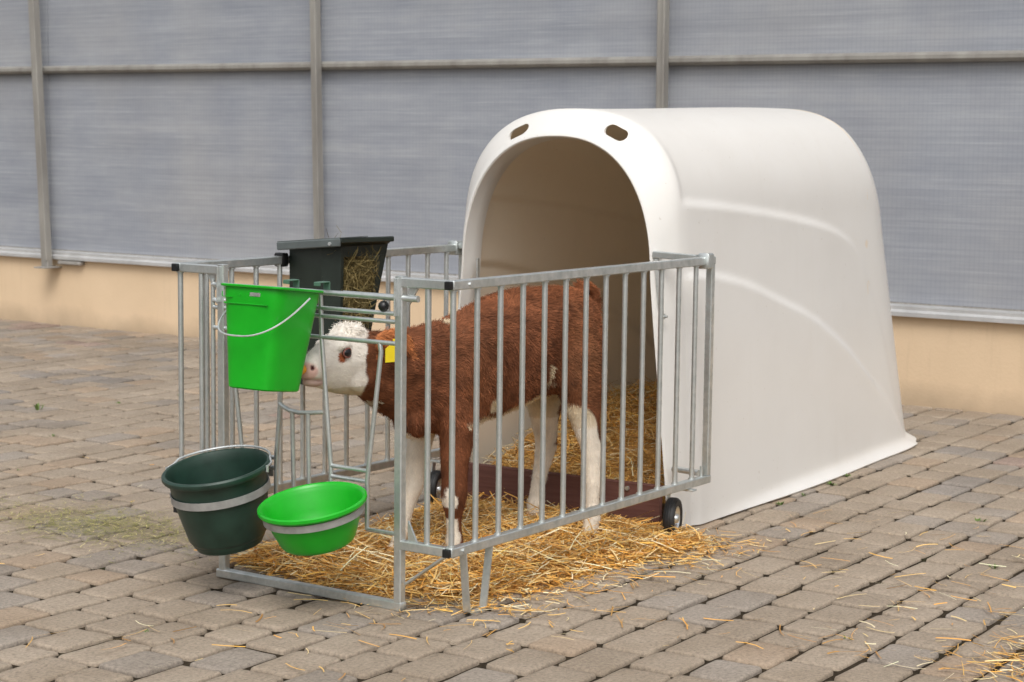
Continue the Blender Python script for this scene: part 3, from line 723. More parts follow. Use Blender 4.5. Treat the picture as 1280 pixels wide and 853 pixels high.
# ================================================================== calf
def smst(a, b, x):
    u = np.clip((x-a)/(b-a), 0, 1); return u*u*(3-2*u)
def yc(x):
    b = .51-.127*(x-.54)
    if x > .6: return b
    if x > .3: return .575+(x-.3)*((.51-.127*.06)-.575)/.3
    return .575-.03*(.3-x)/.3
def vnoise(P, s, seed=0):
    rs = np.random.RandomState(seed); k = rs.normal(size=(9, 3))*s; ph = rs.uniform(0, 6.28, 9)
    return sum(np.sin(P @ kk + p) for kk, p in zip(k, ph))/3
def calf():
    def ell(c, sx, sz_up, sz_dn, nrm, n=20, e=2.3, side=None):
        """ellipse ring around point c; nrm = axis direction; side horizontal"""
        nrm = Vector(nrm).normalized(); s = side or Vector((0, 0, 1)).cross(nrm).normalized(); u = nrm.cross(s)
        out = []
        for i in range(n):
            a = 2*pi*i/n; ca, sa = cos(a), sin(a)
            ca = math.copysign(abs(ca)**(2/e), ca); sa = math.copysign(abs(sa)**(2/e), sa)
            out.append(Vector(c)+s*sx*ca+u*(sz_up if sa > 0 else sz_dn)*sa)
        return out
    m = MB()
    st = [  # x, top, bottom, half width (torso + neck + head along x)
        (.30, .785, .575, .060), (.35, .783, .535, .062), (.40, .780, .505, .068), (.45, .782, .475, .080), (.50, .784, .452, .094), (.56, .793, .432, .108), (.63, .797, .420, .120),
        (.70, .815, .430, .126), (.78, .840, .450, .132), (.86, .862, .460, .136), (.93, .882, .470, .137), (1.00, .889, .486, .136), (1.06, .889, .502, .133), (1.12, .887, .510, .132), (1.19, .885, .51, .130), (1.25, .879, .51, .122), (1.305, .862, .53, .104), (1.345, .83, .56, .076), (1.365, .79, .62, .040)]
    rs = []
    for i, (x, t, b, w) in enumerate(st):
        a = st[max(0, i-1)]; c = st[min(len(st)-1, i+1)]
        y = yc(x); k = .5
        rs.append([Vector((x, y + w*q[0]*(1 if abs(q[1]) < 2 else 1), (t+b)/2 + (t-b)/2*q[1])) for q in [(math.copysign(abs(cos(2*pi*j/24))**(2/2.25), cos(2*pi*j/24)), math.copysign(abs(sin(2*pi*j/24))**(2/2.25), sin(2*pi*j/24))) for j in range(24)]])
    m.rings(rs)
    hd = [(-.022, .712, .668, .020), (-.010, .724, .655, .033), (.012, .738, .644, .041), (.04, .754, .634, .043), (.07, .770, .627, .042), (.10, .783, .618, .045), (.13, .794, .608, .053), (.165, .801, .600, .063), (.20, .806, .594, .070), (.24, .806, .588, .072), (.28, .799, .583, .068), (.32, .786, .575, .060), (.36, .77, .565, .055)]
    rs = []
    for x, t, b, w in hd:
        y = yc(x)
        rr = []
        for j in range(24):
            a = 2*pi*j/24; c, s = cos(a), sin(a); c = math.copysign(abs(c)**.85, c); s = math.copysign(abs(s)**.9, s)
            ww = w*(1-.22*max(0, -s)) * (1 if s < 0 else 1-.12*s)
            rr.append(Vector((x, y+ww*c, (t+b)/2+(t-b)/2*s)))
        rs.append(rr)
    m.rings(rs)
    def blob(c, r, n=12):
        c = Vector(c); rx, ry, rz = r
        m.rings([[c+Vector((rx*sin(pi*i/n)*cos(2*pi*j/16), ry*sin(pi*i/n)*sin(2*pi*j/16), -rz*cos(pi*i/n))) for j in range(16)] for i in range(1, n)])
    # brow, cheek, crown curls, lips
    for s in (-1, 1):
        blob((.135, yc(.13)+s*.046, .758), (.030, .014, .014)); blob((.23, yc(.2)+s*.046, .655), (.07, .022, .055))
        blob((.000, yc(0)+s*.022, .700), (.020, .017, .018))
        # ears
        yb_ = yc(.29)
        e = [(Vector((.285, yb_+s*.055, .757)), .020, .014), (Vector((.320, yb_+s*.075, .765)), .034, .012), (Vector((.350, yb_+s*.092, .760)), .042, .0095), (Vector((.385, yb_+s*.105, .750)), .036, .0085), (Vector((.415, yb_+s*.112, .742)), .018, .008)]
        rr = []
        for c, hz, th in e:
            nrm = Vector((.35*s*-1, 1*s, .05)).normalized()
            rr.append([c + Vector((0, 0, 1))*hz*sin(2*pi*j/14) + nrm*th*cos(2*pi*j/14) for j in range(14)])
        m.rings(rr)
    blob((.215, yc(.21), .800), (.055, .045, .020)); blob((.03, yc(.02), .652), (.045, .028, .014))
    def limb(pts, n=16, k=1.0):
        rr = []
        pts = [(x, y, z, rx*(1+(k-1)*min(1, max(0, (z-.0)/.08))), ry*(1+(k-1)*min(1, max(0, z/.08)))) for x, y, z, rx, ry in pts]
        for i, (x, y, z, rx, ry) in enumerate(pts):
            rr.append([Vector((x+rx*cos(2*pi*j/n), y+ry*sin(2*pi*j/n), z)) for j in range(n)])
        m.rings(rr)
    # fore near (left)
    FEET = 1
    fl = [(.650, .450, .62, .085, .045), (.640, .442, .52, .088, .052), (.622, .432, .45, .064, .048), (.606, .428, .39, .049, .042), (.592, .424, .33, .040, .037), (.584, .418, .28, .037, .034), (.578, .415, .235, .039, .035), (.574, .412, .205, .033, .030), (.572, .410, .165, .023, .021), (.571, .408, .12, .021, .019), (.572, .406, .085, .0265, .024), (.566, .404, .060, .024, .022), (.557, .403, .045, .029, .026), (.550, .402, .012, .036, .030), (.550, .402, .004, .036, .030)]
    fr = [(.665, .58, .60, .08, .045), (.660, .59, .50, .075, .05), (.648, .598, .43, .055, .042), (.640, .604, .38, .044, .037), (.628, .608, .32, .038, .034), (.618, .610, .27, .036, .034), (.608, .612, .23, .037, .034), (.598, .614, .20, .031, .028), (.582, .615, .155, .022, .02), (.565, .616, .11, .021, .019), (.550, .616, .08, .026, .023), (.538, .616, .058, .024, .022), (.522, .616, .042, .029, .026), (.510, .616, .012, .036, .029), (.510, .616, .004, .036, .029)]
    hl = [(1.19, .365, .72, .118, .060), (1.19, .352, .64, .122, .062), (1.20, .338, .56, .104, .058), (1.20, .325, .50, .080, .050), (1.20, .312, .44, .062, .042), (1.205, .300, .38, .048, .034), (1.215, .290, .33, .042, .029), (1.222, .282, .285, .042, .028), (1.214, .276, .24, .034, .025), (1.203, .272, .19, .026, .022), (1.196, .268, .14, .022, .020), (1.192, .265, .10, .024, .022), (1.188, .263, .075, .029, .026), (1.180, .262, .055, .026, .024), (1.170, .262, .040, .031, .028), (1.160, .262, .012, .038, .031), (1.160, .262, .004, .038, .031)]
    hr = [(1.20, .48, .70, .115, .055), (1.22, .50, .62, .115, .060), (1.26, .52, .54, .095, .055), (1.30, .54, .47, .078, .046), (1.315, .555, .41, .058, .038), (1.335, .565, .36, .046, .031), (1.355, .572, .31, .040, .028), (1.362, .576, .275, .040, .027), (1.352, .580, .235, .033, .024), (1.338, .583, .19, .025, .021), (1.325, .585, .14, .022, .020), (1.318, .585, .10, .024, .022), (1.314, .585, .075, .029, .026), (1.308, .585, .055, .026, .024), (1.300, .585, .040, .031, .028), (1.290, .585, .012, .038, .031), (1.290, .585, .004, .038, .031)]
    limb(fl, k=1.22); limb(fr, k=1.08); limb(hl, k=1.16); limb(hr, k=1.28)
    # shoulder, haunch, brisket, tail head
    blob((.66, .425, .60), (.10, .05, .13)); blob((.50, .525, .50), (.075, .07, .08)); blob((1.22, .385, .70), (.11, .09, .14))
    tl = MB()
    tp = [(1.300, .404, .878, .024), (1.345, .400, .876, .022), (1.378, .396, .858, .020), (1.392, .393, .82, .018), (1.396, .391, .77, .016), (1.396, .390, .70, .014), (1.394, .389, .62, .013), (1.392, .388, .54, .014), (1.391, .388, .47, .016), (1.390, .388, .42, .010)]
    m.tube([p[:3] for p in tp], [p[3] for p in tp], 12)
    raw = m.build('raw', FUR, None)
    rm = raw.modifiers.new('r', 'REMESH'); rm.mode = 'VOXEL'; rm.voxel_size = .0065
    sm_ = raw.modifiers.new('s', 'SMOOTH'); sm_.factor = .5; sm_.iterations = 7
    bpy.context.view_layer.update()
    dg = bpy.context.evaluated_depsgraph_get(); me = bpy.data.meshes.new_from_object(raw.evaluated_get(dg)); bpy.data.objects.remove(raw)
    n = len(me.vertices); P = np.empty(n*3); me.vertices.foreach_get('co', P); P = P.reshape(-1, 3)
    Nn = np.empty(n*3); me.vertex_normals.foreach_get('vector', Nn) if hasattr(me, 'vertex_normals') else me.vertices.foreach_get('normal', Nn); Nn = Nn.reshape(-1, 3)
    YC = np.array([yc(x) for x in P[:, 0]])
    # coat modelling: shallow clumps, muscle hints
    ampl = .0022*smst(.38, .5, P[:, 2])*smst(.2, .4, P[:, 0])
    P += Nn*(vnoise(P, 38, 3)*ampl)[:, None]
    def form(c, r, a):
        d = np.linalg.norm((P-np.array(c))/np.array(r), axis=1); return a*np.exp(-d**2)
    sgn = np.sign(P[:, 1]-YC)
    for dy_ in (-1, 1):
        for c, r, a in (((1.02, 0, .60), (.06, .12, .13), -.015), ((.80, 0, .60), (.035, .12, .16), -.010), ((.66, 0, .66), (.07, .12, .10), .009), ((1.20, 0, .66), (.09, .12, .11), .010), ((1.09, 0, .80), (.035, .12, .03), .008), ((.93, 0, .60), (.10, .12, .10), .006), ((.50, 0, .66), (.05, .12, .09), -.006)):
            c = (c[0], yc(c[0])+dy_*.14, c[2]); P += Nn*form(c, r, a)[:, None]
    crown = np.exp(-((P[:, 0]-.215)**2/.0022+(P[:, 2]-.805)**2/.0007))
    P += Nn*(vnoise(P, 120, 4)*crown*.0035)[:, None]
    # eye sockets, nostril and mouth line
    for s in (-1, 1):
        e = np.array([.137, yc(.137)+s*.056, .736]); d = np.linalg.norm((P-e)*np.array([1, 1, 1.3]), axis=1); P -= Nn*(.006*np.exp(-(d/.014)**2))[:, None]
        e = np.array([-.010, yc(0)+s*.029, .703]); d = np.linalg.norm((P-e)*np.array([1, 1, 1.2]), axis=1); P -= Nn*(.010*np.exp(-(d/.009)**2))[:, None]
    ml = .664 - .10*(P[:, 0]+.02)
    mo = np.exp(-((P[:, 2]-ml)/.005)**2)*(P[:, 0] < .065)*smst(.075, .04, P[:, 0]) if False else np.exp(-((P[:, 2]-ml)/.0045)**2)*(1-smst(.04, .07, P[:, 0]))
    P -= Nn*(.006*mo)[:, None]
    me.vertices.foreach_set('co', P.ravel()); me.update()
    def colour(P, rnd=0):
        n_ = vnoise(P, 22, 1); nf = vnoise(P, 60, 2); nb = vnoise(P, 9, 5)
        x, y, z = P.T; YC_ = np.array([yc(q) for q in x]); dy = y-YC_
        dxy = np.abs(dy)
        br = np.array([.172, .062, .028]); wh = np.array([.82, .76, .68]); cream = np.array([.60, .49, .33]); dk = np.array([.115, .034, .014])
        w = np.zeros(len(P))
        w = np.maximum(w, 1-smst(-.006, .008, x-(.318-1.35*dxy+.006*nf - .05*smst(.64, .55, z) + .0)))
        ear = (x > .285)*(dxy > .063)*(x < .44)*(z > .70)
        w = np.where(ear, 0, w)
        # throat patch
        w = np.maximum(w, (x < .335)*(z < .55+.01*n_)*(x > .25)*.9)
        # belly
        bl = .472+.055*smst(.7, 1.08, x)+.008*n_
        w = np.maximum(w, (x > .60)*(x < 1.16)*(1-smst(-.006, .008, z-bl))*(1-smst(.0, .001, .0*z)))
        # small body marks
        def spot(c, r, k=1.0):
            d = np.linalg.norm((P-np.array(c))/np.array(r), axis=1)+.26*nf; return 1-smst(.85, 1.1, d)
        for c, r in (((.625, .49, .80), (.018, .03, .014)), ((.632, .45, .765), (.006, .03, .009)), ((.745, .35, .515), (.022, .05, .035)), ((1.03, .31, .60), (.022, .06, .030)), ((1.015, .31, .625), (.016, .05, .012)), ((1.065, .30, .565), (.02, .05, .02)), ((1.13, .27, .47), (.014, .05, .014)), ((1.345, .30, .64), (.022, .07, .12))):
            w = np.maximum(w, spot(c, r))
        # near fore leg: brown, white front streaks and pastern
        nfl = (x < .74)*(y < .50)*(z < .46)
        w = np.where(nfl, np.maximum(1-smst(-.004, .006, z-.062-.01*n_), np.maximum(spot((.540, .40, .225), (.013, .04, .034)), (1-smst(-.003, .004, x-.565+.006*nf))*(z < .165)*(z > .04))), w)
        # between the fore legs
        w = np.where((x < .62)*(x > .50)*(z < .435+.01*n_)*(y > .50), 1, w)
        ffr = (x < .74)*(y >= .50)*(z < .445+.012*n_); w = np.where(ffr, 1, w)
        # near hind
        nhl = (x > 1.06)*(y < .43)*(z < .55)
        hb = .405+.02*n_+.9*np.clip(1.205-x, -.10, .10)
        wl = 1-smst(-.006, .006, z-np.clip(hb, .30, .50))
        w = np.where(nhl, np.maximum(wl*(1-spot((1.262, .29, .38), (.028, .06, .085))), w*(x > 1.33)), w)
        fhl = (x > 1.10)*(y >= .44)*(z < .56+.01*n_)
        w = np.where(fhl, 1-np.maximum(spot((1.385, .52, .46), (.055, .07, .12)), spot((1.385, .56, .31), (.014, .04, .020))), w)
        w = w[:, None]
        shade = np.clip(1+.22*nb+.16*nf+.10*n_, .5, 1.5)[:, None]
        brn = br*shade*(1-.0)+0*dk
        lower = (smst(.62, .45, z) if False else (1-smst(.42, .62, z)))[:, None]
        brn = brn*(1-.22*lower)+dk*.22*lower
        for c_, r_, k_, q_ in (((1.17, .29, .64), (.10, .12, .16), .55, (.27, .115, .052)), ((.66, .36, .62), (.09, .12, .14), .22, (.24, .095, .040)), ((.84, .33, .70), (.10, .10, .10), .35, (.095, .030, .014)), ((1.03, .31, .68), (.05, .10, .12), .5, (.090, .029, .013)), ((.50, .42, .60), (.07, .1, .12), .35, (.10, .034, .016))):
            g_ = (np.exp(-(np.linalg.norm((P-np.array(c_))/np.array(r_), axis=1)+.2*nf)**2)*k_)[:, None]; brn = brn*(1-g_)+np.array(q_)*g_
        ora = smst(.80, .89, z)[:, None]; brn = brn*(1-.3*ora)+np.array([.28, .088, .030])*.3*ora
        brn = np.where(ear[:, None], np.array([.42, .15, .055])*(1+.08*nf[:, None]), brn)
        isc = ((x > .5)*(z > .40))[:, None]
        wht = np.where(isc, cream, wh)*(1+.05*nf[:, None])
        thr = ((x < .36)*(z < .625+.0*x))[:, None]; wht = np.where(thr, wht*.45+np.array([.52, .45, .26])*.55, wht)
        leg = (1-smst(.30, .50, z))[:, None]*(x > .5)[:, None]; wht = wht*(1-leg)+np.array([.80, .72, .61])*(1+.05*nf[:, None])*leg; sto = (leg*smst(.09, .03, z)[:, None] if False else (1-smst(.03, .10, z))[:, None]); wht = wht*(1-.35*sto)+np.array([.55, .42, .26])*.35*sto
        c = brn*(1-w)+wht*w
        # muzzle skin, eye patch, hooves
        mz = (1-smst(.8, 1.15, np.linalg.norm((P-np.array([-.020, .545, .69]))/np.array([.034, .060, .030]), axis=1)))[:, None]
        c = c*(1-mz*.75)+np.array([.55, .26, .22])*mz*.75
        lp = (1-smst(.8, 1.1, np.linalg.norm((P-np.array([.0, .545, .652]))/np.array([.055, .06, .018]), axis=1)))[:, None]
        c = c*(1-lp*.8)+np.array([.46, .27, .24])*lp*.8
        for s in (-1, 1):
            e = np.array([-.011, yc(0)+s*.030, .703]); d = np.linalg.norm(P-e, axis=1); k = (1-smst(.006, .011, d))[:, None]; c = c*(1-k)+np.array([.05, .012, .012])*k
            e = np.array([.118, yc(.13)+s*.056, .722]); d = np.linalg.norm((P-e)/np.array([.015, .03, .017]), axis=1)+.14*nf; k = (1-smst(.8, 1.1, d))[:, None]; c = c*(1-k)+np.array([.34, .10, .04])*k
        hf = ((z < .030))[:, None]; c = np.where(hf, np.array([.40, .27, .19]), c)
        return np.clip(c, .004, .95), w[:, 0], mz[:, 0]+lp[:, 0]
    C, wm, skin = colour(P)
    # hair blades
    nf_ = len(me.polygons); cen = np.empty(nf_*3); me.polygons.foreach_get('center', cen); cen = cen.reshape(-1, 3)
    fn = np.empty(nf_*3); me.polygons.foreach_get('normal', fn); fn = fn.reshape(-1, 3); ar = np.empty(nf_); me.polygons.foreach_get('area', ar)
    nh = 150000; idx = NR.choice(nf_, nh, p=ar/ar.sum()); hp = cen[idx]+NR.normal(size=(nh, 3))*.0022; hn = fn[idx]
    hc, hw, hsk = colour(hp)
    keep = (hsk < .25)*(hp[:, 2] > .035)
    ed = np.minimum(np.linalg.norm(hp-np.array([.137, yc(.137)-.06, .736]), axis=1), np.linalg.norm(hp-np.array([.137, yc(.137)+.06, .736]), axis=1)); keep *= (ed > .021)
    hp, hn, hc = hp[keep > 0], hn[keep > 0], hc[keep > 0]; nh = len(hp)
    x, z = hp[:, 0], hp[:, 2]
    flow = np.stack([np.full(nh, .75), np.zeros(nh), np.full(nh, -.75)], 1)
    flow[z < .42] = (.12, 0, -1.0); flow[(z > .78)*(x > .5)] = (.95, 0, -.25)

    face = x < .25; flow[face] = (.9, 0, -.15)
    sw = np.stack([vnoise(hp, 16, 7), vnoise(hp, 16, 8), vnoise(hp, 16, 9)], 1)*.55
    flow += sw*np.where(z < .42, .3, 1)[:, None]
    flow -= hn*(flow*hn).sum(1)[:, None]; flow /= np.maximum(np.linalg.norm(flow, axis=1), 1e-4)[:, None]
    d = flow + hn*NR.uniform(.05, .30, nh)[:, None] + NR.normal(size=(nh, 3))*.16
    L = np.where(z > .45, .0155, .0075); L = np.where(x < .30, np.where(z < .775, .0052, .0068), L); cr = np.exp(-((x-.215)**2/.004+(z-.80)**2/.0012)); L = L*(1+.9*cr)
    d[cr > .4] += NR.normal(size=(int((cr > .4).sum()), 3))*.7
    L = L*NR.uniform(.6, 1.35, nh)
    var = NR.uniform(.62, 1.42, nh); var = np.where(hc[:, 2] > .15, .82+.26*(var-.62)/.8, var); cl = vnoise(hp, 75, 21)*.5+vnoise(hp*np.array([1, 1, .5]), 130, 22)*.5; var = var*np.where(hc[:, 2] > .15, 1, 1+.30*cl)
    hc = hc*var[:, None]; hc = np.clip(hc, .004, .88)
    hair = ribbons('hair', FUR, hp-hn*.001, d, L, np.full(nh, .0015), hc, .35, lift=hn, nseg=2)
    ca = me.color_attributes.new('Tint', 'FLOAT_COLOR', 'POINT'); cc = np.ones((n, 4)); cc[:, :3] = C*np.where(skin < .3, .92, 1)[:, None]; ca.data.foreach_set('color', cc.ravel())
    me.shade_smooth()
    bm = bmesh.new(); bm.from_mesh(me); bm.from_mesh(hair.data); bm.to_mesh(me); bm.free(); bpy.data.objects.remove(hair)
    me.materials.clear(); me.materials.append(FUR)
    o0 = (.9, .46, 0)
    t = root('calf', o0, 'red brown calf with white face standing on straw, sucking at the green bucket', 'calf')
    me.transform(Matrix.Translation(-Vector(o0)))
    me.name = 'body'; bo = bpy.data.objects.new('body', me); COL.objects.link(bo); bo.parent = t
    EY = m_plastic('calf_eye', (.010, .008, .010), .06, .1); PK = m_noise('eyelid_skin', (.20, .07, .055), (.30, .12, .09), 60, .6, 0)
    for s in (-1, 1):
        M = Matrix.Translation((.137, yc(.137)+s*.0545, .7365)) @ Matrix.Diagonal((1.15, .72, .92, 1))
        e = MB().lathe([(0, -.0158)] + [(.0158*cos(a), .0158*sin(a)) for a in [radians(q) for q in range(-80, 81, 10)]] + [(0, .0158)], M, 24)
        eo = e.build('eye', EY, t, origin=o0)
        l = MB(); l.tube([(.137+.0178*cos(a), yc(.137)+s*(.0600-.004*cos(a)**2), .7365+.0142*sin(a)) for a in [2*pi*i/20 for i in range(21)]], .0024, 8, False)
        l.build('eyelid', PK, eo, origin=o0)
    # ear tags
    yy = yc(.29)
    for s in (-1, 1):
        g = MB(); c = Vector((.320, yy+s*.1135, .722)); nx = Vector((1, .32*s, 0)).normalized()
        hw_, hh = .036, .027
        ny = nx.cross(Vector((0, 0, 1)))
        pts = [(-hw_, -hh), (hw_, -hh), (hw_, hh*.6), (hw_*.5, hh), (.008, hh*1.1), (.007, hh*1.7), (-.007, hh*1.7), (-.008, hh*1.1), (-hw_*.5, hh), (-hw_, hh*.6)]
        g.rings([[c+nx*a+Vector((0, 0, b))+ny*q for a, b in pts] for q in (-.001, .001)])
        g.build('ear_tag', YEL, t, origin=o0)
calf()

# ================================================================== straw
def inside(x, y, poly):
    c = False; j = len(poly)-1
    for i in range(len(poly)):
        (xi, yi), (xj, yj) = poly[i], poly[j]
        if (yi > y) != (yj > y) and x < (xj-xi)*(y-yi)/(yj-yi)+xi: c = not c
        j = i
    return c
BED = [(.14, .98), (.09, .62), (.07, .33), (.17, .22), (.20, .07), (.46, .0), (.75, -.03), (1.05, -.08), (1.22, -.11), (1.38, -.09), (1.48, .02), (1.45, .16), (1.50, 1.02), (1.15, 1.03), (.8, .97), (.45, 1.04), (.28, 1.07)]
def edge_d(x, y):
    d = 9
    for (a, b), (c, e) in zip(BED, BED[1:]+BED[:1]):
        L2 = (c-a)**2+(e-b)**2; t = max(0, min(1, ((x-a)*(c-a)+(y-b)*(e-b))/L2)); d = min(d, math.hypot(x-a-t*(c-a), y-b-t*(e-b)))
    return d
def hgt(x, y):
    if not inside(x, y, BED): return 0
    d = edge_d(x, y); u = min(1, d/.22)
    for fx, fy in ((.55, .40), (.51, .616), (1.16, .262), (1.29, .585)): u *= 1-.75*exp(-((x-fx+.03)**2+(y-fy+.02)**2)/.0065)
    return .037*u*(2-u)+.012*sin(x*9+y*5)*u*.5+.006*sin(x*23-y*17)*u
def scol():
    k = R.uniform(.8, 1.25); c = R.choice([(.84, .43, .095), (.78, .38, .075), (.80, .50, .16), (.68, .44, .16), (.52, .28, .075), (.74, .56, .28), (.58, .33, .09), (.42, .21, .055), (.80, .68, .44)]); return tuple(min(.85, q*k) for q in c)
def straw():
    # base mound
    n = 70; V = []; F = []
    for i in range(n+1):
        for j in range(n+1):
            x = .05+1.6*i/n; y = -.2+1.3*j/n; h = hgt(x, y); V.append((x, y, h-.012 + R.uniform(-.003, .003) if h > 0 else -.03))
    F = [(i*(n+1)+j, (i+1)*(n+1)+j, (i+1)*(n+1)+j+1, i*(n+1)+j+1) for i in range(n) for j in range(n)]
    base = MB().add(V, F).build('straw_bedding', SBASE, None)
    base['kind'] = 'stuff'
    P = []; D = []; L = []; C = []; Wd = []
    def put(x, y, z, l, w, tilt=.35, col=None):
        a = R.uniform(0, 2*pi); d = Vector((cos(a), sin(a), R.gauss(0, tilt)))
        P.append((x-d.x*l/2, y-d.y*l/2, max(.0035, z-abs(d.z)*l/2*0+.001))); 
        if P[-1][2]+d.z*l < .003: d.z = abs(d.z)
        D.append(d); L.append(l); Wd.append(w); C.append(col or scol())
    k = 0
    while k < 20000:
        x, y = R.uniform(.05, 1.62), R.uniform(-.16, 1.1)
        if not inside(x, y, BED): continue
        e = edge_d(x, y)
        if R.random() > min(1, .30+e/.12): continue
        k += 1
        put(x, y, hgt(x, y)+R.uniform(-.012, .016), R.uniform(.04, .15)*(.8 if e < .06 else 1), R.uniform(.0018, .0056), .17)
    for _ in range(9000):
        x, y = R.uniform(.03, 1.55), R.uniform(-.2, 1.1)
        if inside(x, y, BED): put(x, y, hgt(x, y)+R.uniform(-.006, .017), R.uniform(.008, .03), R.uniform(.0015, .004), .2)
    o = ribbons('straw_bedding', STRAWM, P, D, np.array(L), np.array(Wd), C, .16, roll_=NR.normal(size=len(P))*.6)
    bm = bmesh.new(); bm.from_mesh(base.data); nb = len(bm.faces); 
    bm.from_mesh(o.data); bm.faces.ensure_lookup_table()
    for f in bm.faces[nb:]: f.material_index = 1
    bm.to_mesh(base.data); bm.free(); base.data.materials.append(STRAWM); bpy.data.objects.remove(o)
    base['label'] = 'golden straw litter spread inside the pen around the calf hooves'; base['category'] = 'straw'
    # straw bank inside the hutch
    P.clear(); D.clear(); L.clear(); C.clear(); Wd.clear()
    ca, sa = cos(HA), sin(HA)
    def hh(lx, ly): return .10+.26*smf((lx-.0)/.9)*(1-.35*(ly/.5)) 
    def smf(u): u = max(0, min(1, u)); return u*u*(3-2*u)
    V = []; n = 36
    for i in range(n+1):
        for j in range(n+1):
            lx = -.045+1.7*i/n; ly = -.43+.86*j/n; z = hh(lx, ly)+R.uniform(-.012, .012)-.01
            V.append((HL+lx*ca-ly*sa, HY+lx*sa+ly*ca, z))
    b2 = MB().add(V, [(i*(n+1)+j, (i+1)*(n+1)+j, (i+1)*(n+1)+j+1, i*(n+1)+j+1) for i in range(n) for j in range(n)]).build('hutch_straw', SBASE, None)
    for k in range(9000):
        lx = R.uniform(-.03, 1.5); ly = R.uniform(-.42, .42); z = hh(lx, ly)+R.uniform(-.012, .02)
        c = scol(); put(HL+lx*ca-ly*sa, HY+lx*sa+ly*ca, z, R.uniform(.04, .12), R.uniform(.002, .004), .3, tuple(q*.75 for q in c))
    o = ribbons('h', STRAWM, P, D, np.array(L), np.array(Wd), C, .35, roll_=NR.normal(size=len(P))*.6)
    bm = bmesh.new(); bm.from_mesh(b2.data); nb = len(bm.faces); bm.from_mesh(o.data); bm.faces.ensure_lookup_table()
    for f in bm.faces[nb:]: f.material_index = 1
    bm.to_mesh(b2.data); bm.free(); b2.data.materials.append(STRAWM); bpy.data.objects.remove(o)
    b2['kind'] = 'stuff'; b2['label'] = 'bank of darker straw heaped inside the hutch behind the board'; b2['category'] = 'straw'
    # scattered stalks on the paving
    P.clear(); D.clear(); L.clear(); C.clear(); Wd.clear()
    def scat(n_, fx, lmin=.02, lmax=.10, dark=1):
        for _ in range(n_):
            x, y = fx()
            l = R.uniform(lmin, lmax); a = R.uniform(0, 2*pi); c = scol()
            P.append((x, y, .006+R.uniform(0, .004))); D.append((cos(a), sin(a), R.uniform(-.0, .04))); L.append(l); Wd.append(R.uniform(.0016, .0050)); C.append(tuple(q*dark for q in c))
    def near_bed():
        i = R.randrange(1, 11); (a, b), (c, e) = BED[i], BED[i+1]; t = R.random(); x = a+(c-a)*t; y = b+(e-b)*t
        return x-abs(R.gauss(0, .07))*.6+R.gauss(0, .03), y-abs(R.gauss(0, .10))*(1.1 if x < 1.1 else .7)
    scat(800, near_bed, .02, .10)
    scat(160, lambda: (R.gauss(.25, .35), R.gauss(.10, .22)-.1), .02, .10)
    scat(55, lambda: (R.uniform(-.9, .3), R.uniform(-.4, .9)), .02, .12)
    scat(150, lambda: (R.uniform(.2, 2.3), R.uniform(-1.5, -.1)), .02, .13)
    scat(70, lambda: (R.uniform(.3, 1.5), R.uniform(-1.5, -.9)), .03, .11)
    scat(330, lambda: (R.gauss(.64, .17), R.gauss(-1.57, .12)), .03, .13)
    scat(70, lambda: (R.gauss(1.40, .20), R.gauss(-.20, .06)), .02, .09)
    scat(30, lambda: (R.uniform(-.5, 2.5), R.uniform(1.2, 3)), .015, .05, .8)
    o = ribbons('loose_straw', STRAWM, P, D, np.array(L), np.array(Wd), C, .16, roll_=NR.normal(size=len(P))*.35)
    o['kind'] = 'stuff'; o['label'] = 'loose straw stalks scattered over the paving in front of the pen'; o['category'] = 'straw'
    # greenish chaff left of the buckets
    P.clear(); D.clear(); L.clear(); C.clear(); Wd.clear()
    for _ in range(2600):
        x, y = R.gauss(.33, .13), R.gauss(1.78, .30)
        a = R.uniform(0, 2*pi); k = R.uniform(.6, 1.3); c = R.choice([(.34, .31, .10), (.28, .28, .09), (.42, .36, .15), (.20, .20, .07), (.55, .48, .22)])
        P.append((x, y, .003+R.uniform(0, .005))); D.append((cos(a), sin(a), R.uniform(-.03, .1))); L.append(R.uniform(.012, .055)); Wd.append(R.uniform(.0012, .0030)); C.append(tuple(q*k for q in c))
    o = ribbons('hay_chaff', HAYM, P, D, np.array(L), np.array(Wd), C, .5)
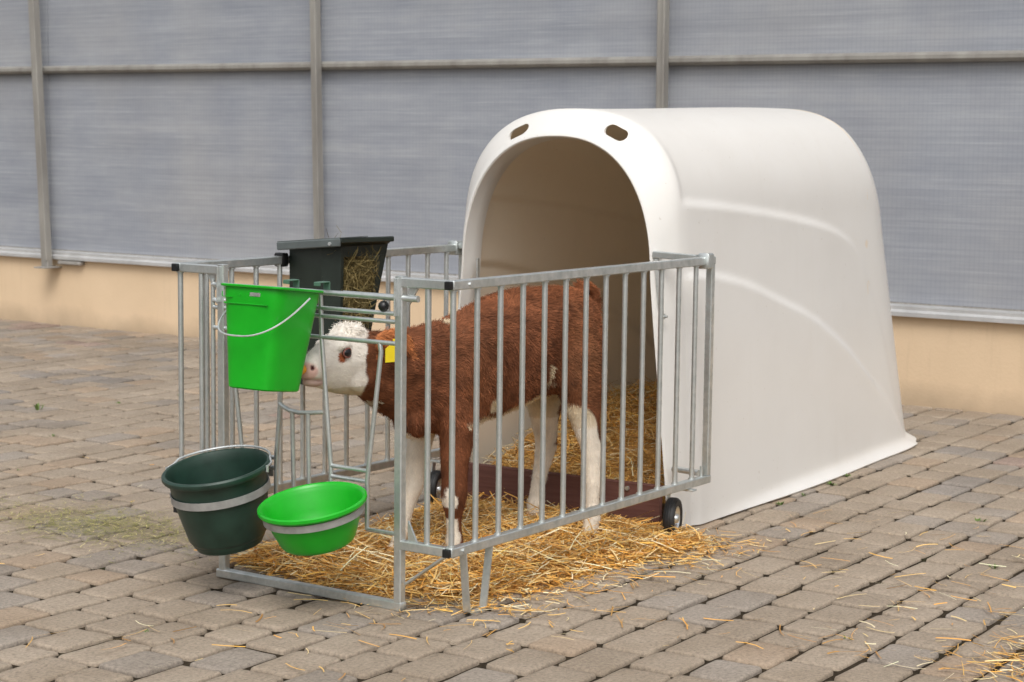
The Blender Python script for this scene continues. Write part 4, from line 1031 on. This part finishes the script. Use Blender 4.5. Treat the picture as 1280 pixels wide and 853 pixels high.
    o['kind'] = 'stuff'; o['label'] = 'thin patch of greenish hay chaff on the paving left of the buckets'; o['category'] = 'hay chaff'
straw()

# ================================================================== weeds in the joints
WEEDS = [
 (2.132, 4.179, .035, 7, 'upright thin weed in the paving far left of the pen'), (2.53, 4.01, .02, 9, 'small green weed in a joint behind the upright weed on the left'),
 (3.778, 4.611, .02, 10, 'low weed in the paving just left of the barred pen, nearest the wall'), (2.97, 4.02, .016, 8, 'tiny weed in the left paving between the pen and the upright weed'),
 (1.60, 3.482, .016, 8, 'small weed in the left paving, in front of the upright weed'), (2.723, .075, .022, 12, 'green weed tuft against the middle of the hutch foot'),
 (2.93, .10, .026, 14, 'largest weed tuft against the hutch foot, towards its rear corner'), (2.221, .05, .02, 10, 'weed tuft beside the hutch foot near the pen wheel'),
 (2.45, .06, .014, 8, 'tiny weed between two tufts along the hutch foot'), (2.36, -.70, .024, 12, 'spiky weed in a joint of the open paving right of the hutch'),
 (1.662, -1.02, .018, 9, 'small weed near the right edge of the paving, below the spiky weed'), (-.626, .60, .016, 12, 'mossy weed in a joint at the bottom left of the paving'),
 (.51, -1.02, .018, 12, 'mossy weed in a joint of the lower right paving'), (.9, 2.9, .014, 8, 'tiny weed in the left paving beyond the hay chaff')]
def weeds():
    for i, (x, y, h, n, lab) in enumerate(WEEDS):
        h *= 1.1; n += 5
        m = MB()
        for k in range(n):
            a = R.uniform(0, 2*pi); l = h*R.uniform(.8, 1.5); w = h*R.uniform(.10, .2); u = R.uniform(.2, 1.3) if i else R.uniform(1.5, 3)
            d = Vector((cos(a), sin(a), u)).normalized(); s = Vector((-sin(a), cos(a), 0)); p = Vector((x+R.gauss(0, h*.25), y+R.gauss(0, h*.25), -.006))
            m.add([p-s*w*.4, p+s*w*.4, p+d*l*.55+s*w, p+d*l*.55-s*w, p+d*l+Vector((0, 0, -l*.15))], [(0, 1, 2, 3), (3, 2, 4)])
        o = m.build('weed', LEAF, None, origin=(x, y, 0)); o.location = (x, y, 0)
        o['label'] = lab; o['category'] = 'weed'; o['group'] = 'weeds growing in the paving joints'
weeds()
